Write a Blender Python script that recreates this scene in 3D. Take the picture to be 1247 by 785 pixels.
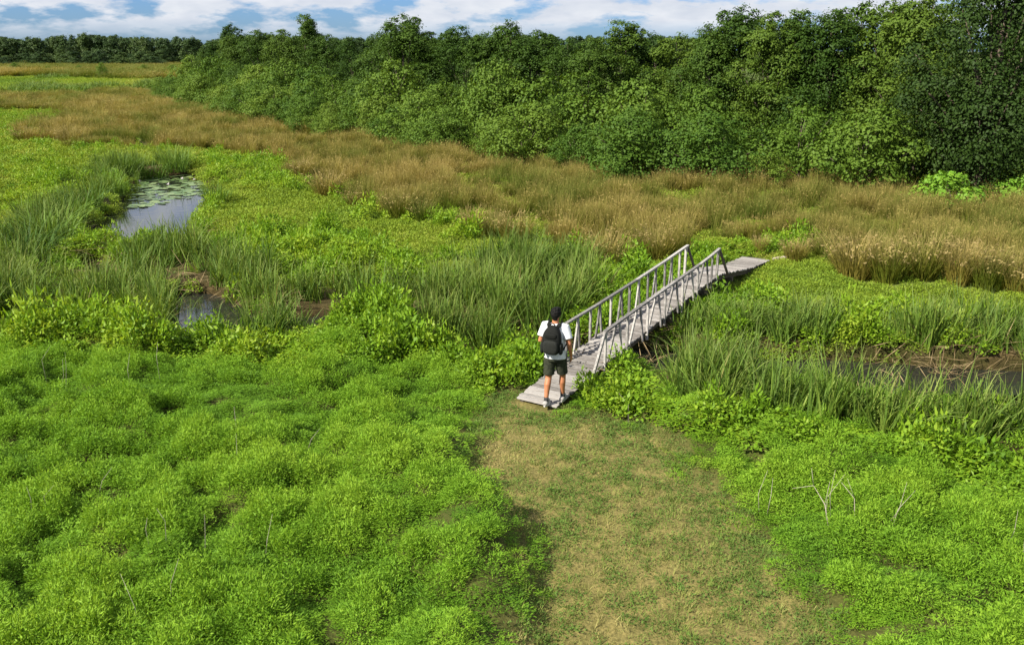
import bpy, bmesh, math, random
import numpy as np
from mathutils import Vector, Matrix
for _o in list(bpy.data.objects): bpy.data.objects.remove(_o)
SC = bpy.context.scene; COL = SC.collection
rad = math.radians
# ------------------------------------------------------------------ camera
F, CX, CY, HZ, CH = 1100.0, 623.5, 392.5, 62.0, 6.0
PITCH = math.atan((CY - HZ) / F); cp, sp = math.cos(PITCH), math.sin(PITCH)
cam = bpy.data.cameras.new('camera'); camo = bpy.data.objects.new('camera', cam); COL.objects.link(camo)
cam.sensor_width = 36.0; cam.lens = 36.0 * F / 1247.0; cam.clip_start = 0.1; cam.clip_end = 12000
camo.location = (0, 0, CH); camo.rotation_euler = (math.pi / 2 - PITCH, 0, 0)
SC.camera = camo
# ------------------------------------------------------------------ sky, sun, exposure
SUN_AZ = math.atan2(-0.84, -0.54); SUN_EL = rad(42)
w = bpy.data.worlds.new('World'); SC.world = w; w.use_nodes = True
nt = w.node_tree; nt.nodes.clear(); N = nt.nodes.new; L = nt.links.new
out = N('ShaderNodeOutputWorld'); bg = N('ShaderNodeBackground'); bg.inputs['Strength'].default_value = 0.06
sky = N('ShaderNodeTexSky'); sky.sky_type = 'NISHITA'; sky.sun_disc = False
sky.sun_elevation = SUN_EL; sky.sun_rotation = SUN_AZ; sky.air_density = 1.0; sky.dust_density = 0.4; sky.ozone_density = 2.0
tc = N('ShaderNodeTexCoord'); sep = N('ShaderNodeSeparateXYZ'); L(tc.outputs['Generated'], sep.inputs[0])
zc_ = N('ShaderNodeMath'); zc_.operation = 'MAXIMUM'; zc_.inputs[1].default_value = 0.0; L(sep.outputs['Z'], zc_.inputs[0])
za = N('ShaderNodeMath'); za.operation = 'ADD'; za.inputs[1].default_value = 0.30; L(zc_.outputs[0], za.inputs[0])
dx = N('ShaderNodeMath'); dx.operation = 'DIVIDE'; L(sep.outputs['X'], dx.inputs[0]); L(za.outputs[0], dx.inputs[1])
dy = N('ShaderNodeMath'); dy.operation = 'DIVIDE'; L(sep.outputs['Y'], dy.inputs[0]); L(za.outputs[0], dy.inputs[1])
cmb = N('ShaderNodeCombineXYZ'); L(dx.outputs[0], cmb.inputs[0]); L(dy.outputs[0], cmb.inputs[1]); cmb.inputs[2].default_value = 1.3
cn = N('ShaderNodeTexNoise'); cn.inputs['Scale'].default_value = 4.6; cn.inputs['Detail'].default_value = 9.0
cn.inputs['Roughness'].default_value = 0.58; L(cmb.outputs[0], cn.inputs['Vector'])
cr = N('ShaderNodeMapRange'); cr.inputs['From Min'].default_value = 0.39; cr.inputs['From Max'].default_value = 0.51; cr.clamp = True
L(cn.outputs['Fac'], cr.inputs['Value'])
hr = N('ShaderNodeMapRange'); hr.inputs['From Min'].default_value = 0.008; hr.inputs['From Max'].default_value = 0.03; hr.clamp = True
L(sep.outputs['Z'], hr.inputs['Value'])
fm = N('ShaderNodeMath'); fm.operation = 'MULTIPLY'; L(cr.outputs[0], fm.inputs[0]); L(hr.outputs[0], fm.inputs[1])
cn2 = N('ShaderNodeTexNoise'); cn2.inputs['Scale'].default_value = 9.0; cn2.inputs['Detail'].default_value = 6.0; L(cmb.outputs[0], cn2.inputs['Vector'])
cc = N('ShaderNodeMix'); cc.data_type = 'RGBA'; cc.inputs[6].default_value = (4.3, 4.95, 6.1, 1); cc.inputs[7].default_value = (8.3, 8.4, 8.6, 1)
L(cn2.outputs['Fac'], cc.inputs[0])
sb = N('ShaderNodeMix'); sb.data_type = 'RGBA'; sb.blend_type = 'MULTIPLY'; sb.inputs[0].default_value = 1.0
sb.inputs[7].default_value = (0.40, 0.64, 1.15, 1); L(sky.outputs[0], sb.inputs[6])
mx = N('ShaderNodeMix'); mx.data_type = 'RGBA'; L(fm.outputs[0], mx.inputs[0]); L(sb.outputs[2], mx.inputs[6]); L(cc.outputs[2], mx.inputs[7])
L(mx.outputs[2], bg.inputs[0]); L(bg.outputs[0], out.inputs[0])
sun = bpy.data.lights.new('sun', 'SUN'); sun.energy = 5.0; sun.angle = rad(0.5); sun.color = (1.0, 0.93, 0.80)
suno = bpy.data.objects.new('sun', sun); COL.objects.link(suno); suno.location = (-30, -20, 40)
sd = Vector((math.sin(SUN_AZ) * math.cos(SUN_EL), math.cos(SUN_AZ) * math.cos(SUN_EL), math.sin(SUN_EL)))
suno.rotation_euler = sd.to_track_quat('Z', 'Y').to_euler()
SC.view_settings.view_transform = 'Standard'; SC.view_settings.look = 'None'; SC.view_settings.gamma = 1.0
SC.view_settings.exposure = 0.97
SC.view_settings.use_curve_mapping = False
SC.cycles.max_bounces = 4; SC.cycles.diffuse_bounces = 2; SC.cycles.transmission_bounces = 3; SC.cycles.glossy_bounces = 2

# ------------------------------------------------------------------ helpers
rng = np.random.default_rng(7)
def ray(u, v):
    a = (u - CX) / F; b = -(v - CY) / F
    return np.array([a, cp + b * sp, -sp + b * cp])
def gpt(u, v, z=0.0):
    r = ray(u, v); t = (z - CH) / r[2]; return np.array([r[0] * t, r[1] * t, z])
def proj(x, y, z=0.0):
    d = z - CH; zc = np.maximum(y * cp - d * sp, 0.5); yc = y * sp + d * cp
    return CX + F * x / zc, CY - F * yc / zc
_P = [np.random.default_rng(100 + i).random((256, 256)) for i in range(4)]
def vnoise(x, y, k=0):
    t = _P[k % 4]; xi = np.floor(x).astype(int); yi = np.floor(y).astype(int); fx = x - xi; fy = y - yi
    fx = fx * fx * (3 - 2 * fx); fy = fy * fy * (3 - 2 * fy)
    a = t[xi & 255, yi & 255]; b = t[(xi + 1) & 255, yi & 255]; c = t[xi & 255, (yi + 1) & 255]; d = t[(xi + 1) & 255, (yi + 1) & 255]
    return (a * (1 - fx) + b * fx) * (1 - fy) + (c * (1 - fx) + d * fx) * fy
def fbm(x, y, k=0, o=3):
    s = 0; a = 1; n = 0
    for i in range(o):
        s = s + a * vnoise(x * 2 ** i + 17.3 * i, y * 2 ** i + 5.1 * i, k + i); n += a; a *= 0.5
    return s / n
def inpoly(u, v, P):
    r = np.zeros(np.shape(u), bool); n = len(P)
    for i in range(n):
        x0, y0 = P[i]; x1, y1 = P[(i + 1) % n]
        if y0 == y1: continue
        c = ((y0 > v) != (y1 > v)) & (u < (x1 - x0) * (v - y0) / (y1 - y0) + x0)
        r ^= c
    return r
def sstep(a, b, x):
    t = np.clip((x - a) / (b - a), 0, 1); return t * t * (3 - 2 * t)
def tag(o, label=None, cat=None, group=None, kind=None):
    if label: o['label'] = label
    if cat: o['category'] = cat
    if group: o['group'] = group
    if kind: o['kind'] = kind
    return o
def mesh_obj(name, verts, faces, mat, parent=None, smooth=False, attrs=None, link=True):
    me = bpy.data.meshes.new(name); me.from_pydata([tuple(map(float, v)) for v in verts], [], [tuple(map(int, f)) for f in faces])
    if attrs:
        for k, a in attrs.items():
            at = me.attributes.new(k, 'FLOAT', 'POINT'); at.data.foreach_set('value', np.asarray(a, np.float32))
    if mat: me.materials.append(mat)
    if smooth: me.polygons.foreach_set('use_smooth', [True] * len(me.polygons))
    o = bpy.data.objects.new(name, me)
    if link: COL.objects.link(o)
    if parent: o.parent = parent
    return o
def empty(name, loc=(0, 0, 0), rz=0.0):
    o = bpy.data.objects.new(name, None); COL.objects.link(o); o.location = loc; o.rotation_euler = (0, 0, rz); o.empty_display_size = 0.2
    return o
class MB:
    def __init__(s): s.v = []; s.f = []
    def box(s, c, size, M=None):
        b = len(s.v); hx, hy, hz = [q / 2 for q in size]
        for sx in (-1, 1):
            for sy in (-1, 1):
                for sz in (-1, 1):
                    p = Vector((sx * hx, sy * hy, sz * hz))
                    if M is not None: p = M @ p
                    s.v.append((p.x + c[0], p.y + c[1], p.z + c[2]))
        for q in ((0, 1, 3, 2), (4, 6, 7, 5), (0, 4, 5, 1), (2, 3, 7, 6), (0, 2, 6, 4), (1, 5, 7, 3)): s.f.append(tuple(b + i for i in q))
        return s
    def beam(s, a, b, wd, ht, up=(0, 0, 1)):
        a = Vector(a); b = Vector(b); d = b - a; ln = d.length; d.normalize()
        side = d.cross(Vector(up)); side.normalize(); u2 = side.cross(d)
        M = Matrix((d, side, u2)).transposed()
        return s.box((a + b) / 2, (ln, wd, ht), M)
    def tube(s, pts, rads, seg=8, cap=True, squash=None):
        b0 = len(s.v); n = len(pts); pts = [Vector(p) for p in pts]
        for i, p in enumerate(pts):
            d = (pts[min(i + 1, n - 1)] - pts[max(i - 1, 0)]).normalized()
            ref = Vector((0, 1, 0)) if abs(d.y) < 0.9 else Vector((1, 0, 0))
            e1 = ref.cross(d).normalized(); e2 = d.cross(e1)
            r = rads[i]; rx, ry = (r if isinstance(r, tuple) else (r, r))
            for k in range(seg):
                t = 2 * math.pi * k / seg
                q = p + e1 * (math.cos(t) * rx) + e2 * (math.sin(t) * ry); s.v.append(tuple(q))
        for i in range(n - 1):
            for k in range(seg):
                a = b0 + i * seg + k; b = b0 + i * seg + (k + 1) % seg
                s.f.append((a, b, b + seg, a + seg))
        if cap:
            s.f.append(tuple(b0 + k for k in reversed(range(seg)))); s.f.append(tuple(b0 + (n - 1) * seg + k for k in range(seg)))
        return s
    def ell(s, c, r, nu=14, nv=9, M=None):
        b = len(s.v)
        for j in range(nv + 1):
            ph = math.pi * j / nv
            for i in range(nu):
                th = 2 * math.pi * i / nu
                p = Vector((r[0] * math.sin(ph) * math.cos(th), r[1] * math.sin(ph) * math.sin(th), r[2] * math.cos(ph)))
                if M is not None: p = M @ p
                s.v.append((p.x + c[0], p.y + c[1], p.z + c[2]))
        for j in range(nv):
            for i in range(nu):
                a = b + j * nu + i; a2 = b + j * nu + (i + 1) % nu; s.f.append((a, a + nu, a2 + nu, a2))
        return s
    def build(s, name, mat, parent=None, smooth=False, bevel=0):
        o = mesh_obj(name, s.v, s.f, mat, parent, smooth)
        if bevel:
            m = o.modifiers.new('bevel', 'BEVEL'); m.width = bevel; m.segments = 2; m.limit_method = 'ANGLE'
        return o

# ------------------------------------------------------------------ materials
def newmat(name):
    m = bpy.data.materials.new(name); m.use_nodes = True; m.node_tree.nodes.clear(); return m, m.node_tree.nodes.new, m.node_tree.links.new
def ramp(Nn, stops):
    r = Nn('ShaderNodeValToRGB'); e = r.color_ramp.elements
    while len(e) < len(stops): e.new(0.5)
    for k, (p, c) in enumerate(stops): e[k].position = p; e[k].color = (*c, 1)
    return r
def leafmat(name, stops, tips=None, trans=0.35, rough=0.55, inst=True, lvw=None, spec=0.3, tip_from=0.55):
    """stops: colour over 0..1 of the tint; tips: colour the upper end of a blade turns to"""
    m, n, l = newmat(name)
    if inst:
        at = n('ShaderNodeAttribute'); at.attribute_type = 'INSTANCER'; at.attribute_name = 'tint'; src = at.outputs['Fac']
    else:
        oi = n('ShaderNodeObjectInfo'); src = oi.outputs['Random']
    lv = n('ShaderNodeAttribute'); lv.attribute_name = 'lv'
    ad = n('ShaderNodeMath'); ad.operation = 'MULTIPLY_ADD'; l(lv.outputs['Fac'], ad.inputs[0]); lw_ = lvw or (0.30 if inst else 0.45); ad.inputs[1].default_value = lw_
    l(src, ad.inputs[2])
    sc = n('ShaderNodeMath'); sc.operation = 'DIVIDE'; sc.inputs[1].default_value = 1 + lw_; l(ad.outputs[0], sc.inputs[0])
    r = ramp(n, stops); l(sc.outputs[0], r.inputs[0]); col = r.outputs[0]
    if tips:
        h = n('ShaderNodeAttribute'); h.attribute_name = 'h'
        mr = n('ShaderNodeMapRange'); mr.inputs['From Min'].default_value = tip_from; mr.inputs['From Max'].default_value = 1.0; l(h.outputs['Fac'], mr.inputs['Value'])
        tm = n('ShaderNodeMath'); tm.operation = 'MULTIPLY_ADD'; tm.use_clamp = True; l(sc.outputs[0], tm.inputs[0]); tm.inputs[1].default_value = 1.3; tm.inputs[2].default_value = 0.15
        t2 = n('ShaderNodeMath'); t2.operation = 'MULTIPLY'; l(tm.outputs[0], t2.inputs[0]); l(mr.outputs[0], t2.inputs[1])
        mi = n('ShaderNodeMix'); mi.data_type = 'RGBA'; l(t2.outputs[0], mi.inputs[0]); l(col, mi.inputs[6]); mi.inputs[7].default_value = (*tips, 1); col = mi.outputs[2]
    p = n('ShaderNodeBsdfPrincipled'); p.inputs['Roughness'].default_value = rough; p.inputs['Specular IOR Level'].default_value = spec
    l(col, p.inputs['Base Color'])
    t = n('ShaderNodeBsdfTranslucent'); g = n('ShaderNodeMix'); g.data_type = 'RGBA'; g.blend_type = 'MULTIPLY'; g.inputs[0].default_value = 1
    g.inputs[7].default_value = (1.25, 1.15, 0.55, 1); l(col, g.inputs[6]); l(g.outputs[2], t.inputs['Color'])
    ms = n('ShaderNodeMixShader'); ms.inputs[0].default_value = trans; l(p.outputs[0], ms.inputs[1]); l(t.outputs[0], ms.inputs[2])
    o = n('ShaderNodeOutputMaterial'); l(ms.outputs[0], o.inputs[0]); return m
def simplemat(name, c1, c2=None, scale=20, rough=0.7, spec=0.3, bump=0.0, stretch=(1, 1, 1), rnd=0.0):
    m, n, l = newmat(name); c2 = c2 or c1
    tcn = n('ShaderNodeTexCoord'); mp = n('ShaderNodeMapping'); mp.inputs['Scale'].default_value = stretch; l(tcn.outputs['Object'], mp.inputs[0])
    no = n('ShaderNodeTexNoise'); no.inputs['Scale'].default_value = scale; no.inputs['Detail'].default_value = 6; l(mp.outputs[0], no.inputs['Vector'])
    fac = no.outputs['Fac']
    if rnd:
        oi = n('ShaderNodeObjectInfo'); ad = n('ShaderNodeMath'); ad.operation = 'MULTIPLY_ADD'; ad.inputs[1].default_value = rnd
        l(oi.outputs['Random'], ad.inputs[0]); s2 = n('ShaderNodeMath'); s2.operation = 'SUBTRACT'; s2.inputs[1].default_value = rnd / 2; l(fac, s2.inputs[0]); l(s2.outputs[0], ad.inputs[2]); fac = ad.outputs[0]
    r = ramp(n, [(0.3, c1), (0.7, c2)]); l(fac, r.inputs[0])
    p = n('ShaderNodeBsdfPrincipled'); p.inputs['Roughness'].default_value = rough; p.inputs['Specular IOR Level'].default_value = spec; l(r.outputs[0], p.inputs['Base Color'])
    if bump:
        b = n('ShaderNodeBump'); b.inputs['Strength'].default_value = bump; b.inputs['Distance'].default_value = 0.01; l(no.outputs['Fac'], b.inputs['Height']); l(b.outputs[0], p.inputs['Normal'])
    o = n('ShaderNodeOutputMaterial'); l(p.outputs[0], o.inputs[0]); return m

M_wood = simplemat('weathered_wood', (0.13, 0.118, 0.108), (0.34, 0.32, 0.30), 9, 0.85, 0.2, 0.35, (1.2, 14, 14), 0.32)
M_rail = simplemat('weathered_rail_wood', (0.12, 0.115, 0.11), (0.40, 0.38, 0.355), 5, 0.85, 0.15, 0.4, (6, 6, 2), 0.45)
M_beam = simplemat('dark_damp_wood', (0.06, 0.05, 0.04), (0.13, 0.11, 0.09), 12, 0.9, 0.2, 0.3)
M_mug = leafmat('feathery_herb_leaf', [(0.0, (0.050, 0.130, 0.012)), (0.40, (0.158, 0.310, 0.021)), (1.0, (0.300, 0.440, 0.038))], trans=0.33, rough=0.6, spec=0.15)
M_herb = leafmat('broad_herb_leaf', [(0.0, (0.060, 0.150, 0.011)), (0.5, (0.165, 0.295, 0.016)), (1.0, (0.33, 0.40, 0.034))], trans=0.35, rough=0.5, spec=0.2)
M_mead = leafmat('low_meadow_leaf', [(0.0, (0.10, 0.185, 0.022)), (0.55, (0.205, 0.285, 0.024)), (1.0, (0.34, 0.33, 0.075))], trans=0.3, rough=0.6, spec=0.15)
M_reed = leafmat('cattail_blade', [(0.0, (0.042, 0.090, 0.016)), (0.45, (0.108, 0.185, 0.026)), (0.74, (0.22, 0.30, 0.05)), (0.82, (0.24, 0.19, 0.08)), (1.0, (0.40, 0.33, 0.16))], (0.26, 0.29, 0.09), trans=0.28, rough=0.55, lvw=0.8, spec=0.15, tip_from=0.7)
M_reedo = leafmat('cattail_blade_clump', [(0.0, (0.04, 0.09, 0.014)), (0.6, (0.085, 0.165, 0.022)), (1.0, (0.14, 0.23, 0.035))], (0.20, 0.27, 0.06), trans=0.28, rough=0.55, inst=False, spec=0.15, tip_from=0.7)
RUSH_ST = [(0.0, (0.060, 0.120, 0.012)), (0.45, (0.140, 0.155, 0.018)), (1.0, (0.265, 0.205, 0.048))]
M_rush = leafmat('rush_blade', RUSH_ST, (0.335, 0.262, 0.095), trans=0.3, rough=0.7, spec=0.1, tip_from=0.42)
M_rusho = leafmat('rush_tussock_blade', RUSH_ST, (0.31, 0.24, 0.10), trans=0.2, rough=0.7, inst=False, spec=0.1, tip_from=0.45)
M_pgr = leafmat('short_path_grass', [(0.0, (0.10, 0.19, 0.03)), (0.45, (0.21, 0.25, 0.06)), (1.0, (0.42, 0.34, 0.15))], trans=0.2, rough=0.75, spec=0.1)
M_pweed = leafmat('path_weed_leaf', [(0.0, (0.075, 0.145, 0.028)), (0.6, (0.135, 0.215, 0.040)), (1.0, (0.22, 0.27, 0.06))], trans=0.25, rough=0.7, spec=0.1)
M_straw = leafmat('dead_straw', [(0.0, (0.10, 0.065, 0.03)), (1.0, (0.34, 0.26, 0.14))], trans=0.1, rough=0.85, spec=0.1)
M_bark = simplemat('grey_brown_bark', (0.07, 0.055, 0.04), (0.16, 0.13, 0.10), 8, 0.95, 0.1, 0.4)
M_twig = simplemat('bleached_dead_wood', (0.28, 0.24, 0.19), (0.45, 0.40, 0.33), 15, 0.9, 0.1)
M_tree = leafmat('alder_leaf', [(0.0, (0.018, 0.048, 0.006)), (0.5, (0.050, 0.098, 0.011)), (1.0, (0.105, 0.165, 0.019))], trans=0.27, rough=0.6, inst=False, spec=0.15)
M_shrub = leafmat('willow_shrub_leaf', [(0.0, (0.046, 0.104, 0.012)), (0.5, (0.092, 0.162, 0.018)), (1.0, (0.148, 0.218, 0.028))], trans=0.28, rough=0.6, inst=False, spec=0.15)
M_dark = leafmat('dark_tree_leaf', [(0.0, (0.012, 0.032, 0.005)), (0.6, (0.026, 0.054, 0.008)), (1.0, (0.052, 0.088, 0.014))], trans=0.18, rough=0.6, inst=False, spec=0.15)
M_brite = leafmat('bright_shrub_leaf', [(0.0, (0.08, 0.18, 0.015)), (0.6, (0.13, 0.27, 0.022)), (1.0, (0.20, 0.33, 0.03))], trans=0.3, rough=0.55, inst=False, spec=0.2)
M_fwood = leafmat('far_wood_leaf', [(0.0, (0.026, 0.056, 0.015)), (0.6, (0.046, 0.084, 0.020)), (1.0, (0.072, 0.112, 0.026))], trans=0.2, rough=0.6, spec=0.2)
M_pad = simplemat('lily_pad_green', (0.10, 0.17, 0.05), (0.18, 0.24, 0.09), 6, 0.35, 0.5, 0, (1, 1, 1), 0.8)
M_petal = simplemat('pale_petal', (0.80, 0.72, 0.72), (0.85, 0.80, 0.80), 6, 0.5)

# ------------------------------------------------------------------ where each kind of growth stands (photo outlines laid on the ground)
BR_A = rad(31.0); BD = np.array([math.sin(BR_A), math.cos(BR_A)]); BN = np.array([BD[1], -BD[0]])
BW = 0.80; BP0 = np.array([0.066, 15.042]) + BN * BW / 2            # bridge axis start
BLEN = 13.3
DECK_S = [-1, 0.0, 1.1, 2.2, 3.2, 4.3, 5.4, 7.0, 8.6, 9.5, 11.4, 13.3, 14]
DECK_Z = [0.05, 0.08, 0.17, 0.28, 0.34, 0.42, 0.48, 0.58, 0.64, 0.53, 0.25, 0.11, 0.05]
def deckz(s): return float(np.interp(s, DECK_S, DECK_Z))
POLY = dict(
 path=[(596, 505), (628, 478), (700, 500), (740, 507), (790, 530), (850, 570), (893, 605), (905, 655), (940, 700), (985, 750), (1010, 800), (1080, 980), (560, 980), (660, 785), (668, 740), (640, 700), (655, 660), (618, 610), (560, 580), (596, 545), (588, 522)],
 water1=[(150, 240), (168, 214), (232, 208), (268, 228), (246, 262), (226, 290), (176, 297), (136, 298), (106, 294), (104, 276)],
 water6=[(100, 312), (134, 308), (140, 336), (106, 340)],
 water5=[(198, 350), (268, 348), (318, 376), (306, 412), (222, 410)],
 water2=[(300, 384), (420, 374), (520, 376), (620, 395), (700, 404), (760, 412), (830, 424), (820, 447), (740, 440), (640, 424), (520, 402), (400, 402), (300, 404)],
 water3=[(800, 414), (900, 424), (1000, 426), (1100, 432), (1340, 445), (1340, 498), (1150, 492), (1000, 474), (900, 456), (800, 448)],
 water4=[(86, 114.5), (130, 109), (166, 104.5), (180, 106.5), (142, 113), (96, 118)],
 reedA=[(-90, 335), (40, 325), (84, 352), (120, 362), (146, 345), (142, 318), (226, 303), (262, 318), (330, 348), (450, 350), (560, 352), (590, 325), (640, 315), (720, 335), (730, 372), (700, 395), (660, 412), (590, 440), (520, 440), (450, 400), (400, 412), (300, 425), (200, 420), (110, 408), (20, 400), (-90, 405)],
 reedB=[(-10, 335), (25, 285), (64, 246), (130, 228), (148, 238), (96, 268), (76, 298), (74, 330)],
 reedC=[(118, 205), (228, 198), (240, 210), (180, 214), (130, 226), (110, 222)],
 reedD=[(790, 450), (840, 440), (900, 476), (980, 506), (1100, 526), (1340, 534), (1340, 585), (1180, 560), (1040, 548), (930, 525), (840, 500), (785, 478)],
 reedE=[(850, 388), (930, 398), (1020, 402), (1120, 404), (1340, 415), (1340, 434), (1220, 434), (1090, 424), (980, 420), (880, 418), (830, 415)],
 rush=[(-120, 152), (20, 158), (60, 176), (120, 182), (230, 186), (310, 192), (352, 210), (385, 236), (440, 250), (480, 266), (545, 276), (615, 292), (690, 304), (740, 320), (800, 322), (850, 306), (930, 296), (985, 300), (1020, 332), (1080, 342), (1160, 345), (1240, 354), (1400, 362), (1400, 238), (1200, 238), (1000, 226), (800, 215), (600, 196), (420, 167), (270, 130), (195, 117), (150, 112), (90, 117), (-120, 124)],
 fargreen=[(-160, 97), (60, 95), (180, 97), (200, 103), (150, 109), (95, 116), (-160, 122)],
 farbrown=[(-300, 81), (260, 81), (260, 96), (190, 98), (60, 94), (-300, 95)],
 meadow=[(330, 232), (400, 242), (480, 268), (560, 282), (640, 296), (760, 324), (840, 328), (760, 350), (700, 330), (620, 312), (520, 320), (430, 300), (360, 280), (270, 300), (250, 270), (300, 235)],
 meadowR=[(870, 330), (940, 300), (1010, 325), (1080, 346), (1180, 352), (1340, 368), (1340, 400), (1180, 392), (1060, 380), (960, 384), (880, 372), (860, 350)],
 herb=[(-90, 408), (120, 412), (300, 428), (430, 405), (520, 442), (600, 442), (665, 415), (735, 372), (770, 335), (830, 330), (850, 345), (740, 430), (660, 470), (600, 478), (520, 452), (400, 462), (250, 448), (100, 440), (-90, 440)],
 herbR=[(735, 440), (790, 480), (860, 512), (960, 536), (1060, 555), (1180, 568), (1340, 588), (1340, 640), (1220, 622), (1120, 590), (980, 566), (880, 545), (800, 528), (740, 506), (712, 480)],
)
RUSHGAP = [(-90, 137), (30, 134), (85, 136), (92, 143), (60, 149), (20, 158), (-90, 160)]
def warp(x, y, a=0.45):
    d = np.hypot(x, y); s = a * np.clip(d / 18, 0.5, 4)
    return x + s * (fbm(x * 0.9, y * 0.9, 0) - 0.5) * 2, y + s * 1.3 * (fbm(x * 0.9 + 40, y * 0.9 + 9, 1) - 0.5) * 2
def inzone(x, y, *names, a=0.45):
    xw, yw = warp(x, y, a); u, v = proj(xw, yw)
    if names[0].startswith('far'): v = v + 7.0 * (fbm(x * 0.045 + 11, y * 0.02, 1, 3) - 0.5)
    r = np.zeros(np.shape(x), bool)
    for k in names: r |= (inpoly(u, v, POLY[k]) & ~inpoly(u, v, RUSHGAP)) if k == 'rush' else inpoly(u, v, POLY[k])
    return r & (y > 2)
# blurred masks on a ground grid, for smooth banks and mounds
GX0, GX1, GY0, GY1, GS = -34.0, 34.0, 4.0, 64.0, 0.125
gx = np.arange(GX0, GX1, GS); gy = np.arange(GY0, GY1, GS); GXX, GYY = np.meshgrid(gx, gy, indexing='ij')
def blur(m, k, it=3):
    m = m.astype(float)
    for _ in range(it):
        for ax in (0, 1):
            c = np.cumsum(np.concatenate([np.repeat(m.take([0], ax), k + 1, ax), m, np.repeat(m.take([-1], ax), k, ax)], ax), ax)
            n = m.shape[ax]; m = (c.take(range(2 * k + 1, 2 * k + 1 + n), ax) - c.take(range(0, n), ax)) / (2 * k + 1)
    return m
def lookup(G, x, y):
    fx = np.clip((x - GX0) / GS, 0, len(gx) - 1.001); fy = np.clip((y - GY0) / GS, 0, len(gy) - 1.001)
    i = fx.astype(int); j = fy.astype(int); a = fx - i; b = fy - j
    return (G[i, j] * (1 - a) + G[i + 1, j] * a) * (1 - b) + (G[i, j + 1] * (1 - a) + G[i + 1, j + 1] * a) * b
G_water = blur(inzone(GXX, GYY, 'water1', 'water2', 'water3', 'water5', 'water6', a=0.3), 2)
G_path = blur(inzone(GXX, GYY, 'path', a=0.62), 2)
G_path2 = blur(G_path, 6)
G_low = blur(inzone(GXX, GYY, 'meadow', 'meadowR', 'rush', 'reedA', 'reedD', 'reedE', a=0.3), 3)
BUMPS = [(gpt(572, 668), 0.7, 0.26), (gpt(600, 800), 0.8, 0.28), (gpt(520, 640), 0.9, 0.18), (gpt(440, 560), 0.9, 0.14), (gpt(300, 500), 1.2, 0.15), (gpt(470, 420), 1.1, 0.35), (gpt(300, 272), 1.3, 0.35), (gpt(420, 330), 1.5, 0.25), (gpt(250, 640), 1.2, 0.14), (gpt(1000, 560), 1.4, 0.20), (gpt(850, 545), 0.8, 0.16), (gpt(1130, 700), 1.5, 0.16), (gpt(700, 372), 0.8, 0.2)]
def bridge_st(x, y):
    dx_ = x - BP0[0]; dy_ = y - BP0[1]
    return dx_ * BD[0] + dy_ * BD[1], dx_ * BN[0] + dy_ * BN[1]
def carve(x, y):
    wm = lookup(G_water, x, y)
    far = inzone(x, y, 'water4', a=0.0)
    return np.where((np.abs(x) < 33) & (y < 63) & (y > 4.2), wm, 0), far
def tz(x, y):
    x = np.asarray(x, float); y = np.asarray(y, float)
    near = 1 - sstep(45, 70, np.hypot(x, y))
    pm = lookup(G_path, x, y); lw = lookup(G_low, x, y)
    mound = 0.26 * sstep(0.38, 0.72, fbm(x * 0.62, y * 0.62, 2, 2)) + 0.12 * sstep(0.32, 0.66, fbm(x * 1.9, y * 1.9, 1, 2)) - 0.04
    for c, r, h in BUMPS: mound = mound + h * np.exp(-((x - c[0]) ** 2 + (y - c[1]) ** 2) / (r * r))
    mound = mound * (1 - np.clip(pm * 1.5, 0, 1)) * (1 - 0.7 * lw)
    s, t = bridge_st(x, y)
    br = (1 - sstep(0.55, 1.3, np.abs(t))) * sstep(-1.2, -0.3, s) * (1 - sstep(BLEN, BLEN + 1, s))
    mound = mound * (1 - br)
    z = 0.05 * (fbm(x * 0.25, y * 0.25, 3) - 0.5) * near + mound * near + 0.02 * (fbm(x * 3, y * 3, 0) - 0.5) * near * (1 - br)
    wm, far = carve(x, y)
    z = z * (1 - np.clip(wm * 1.6, 0, 1)) - 0.62 * sstep(0.15, 0.62, wm) - 0.8 * far
    d = np.hypot(x, y); z = z + 0.35 * (fbm(x * 0.012, y * 0.012, 2, 2) - 0.5) * sstep(90, 200, d)
    return z

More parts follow.
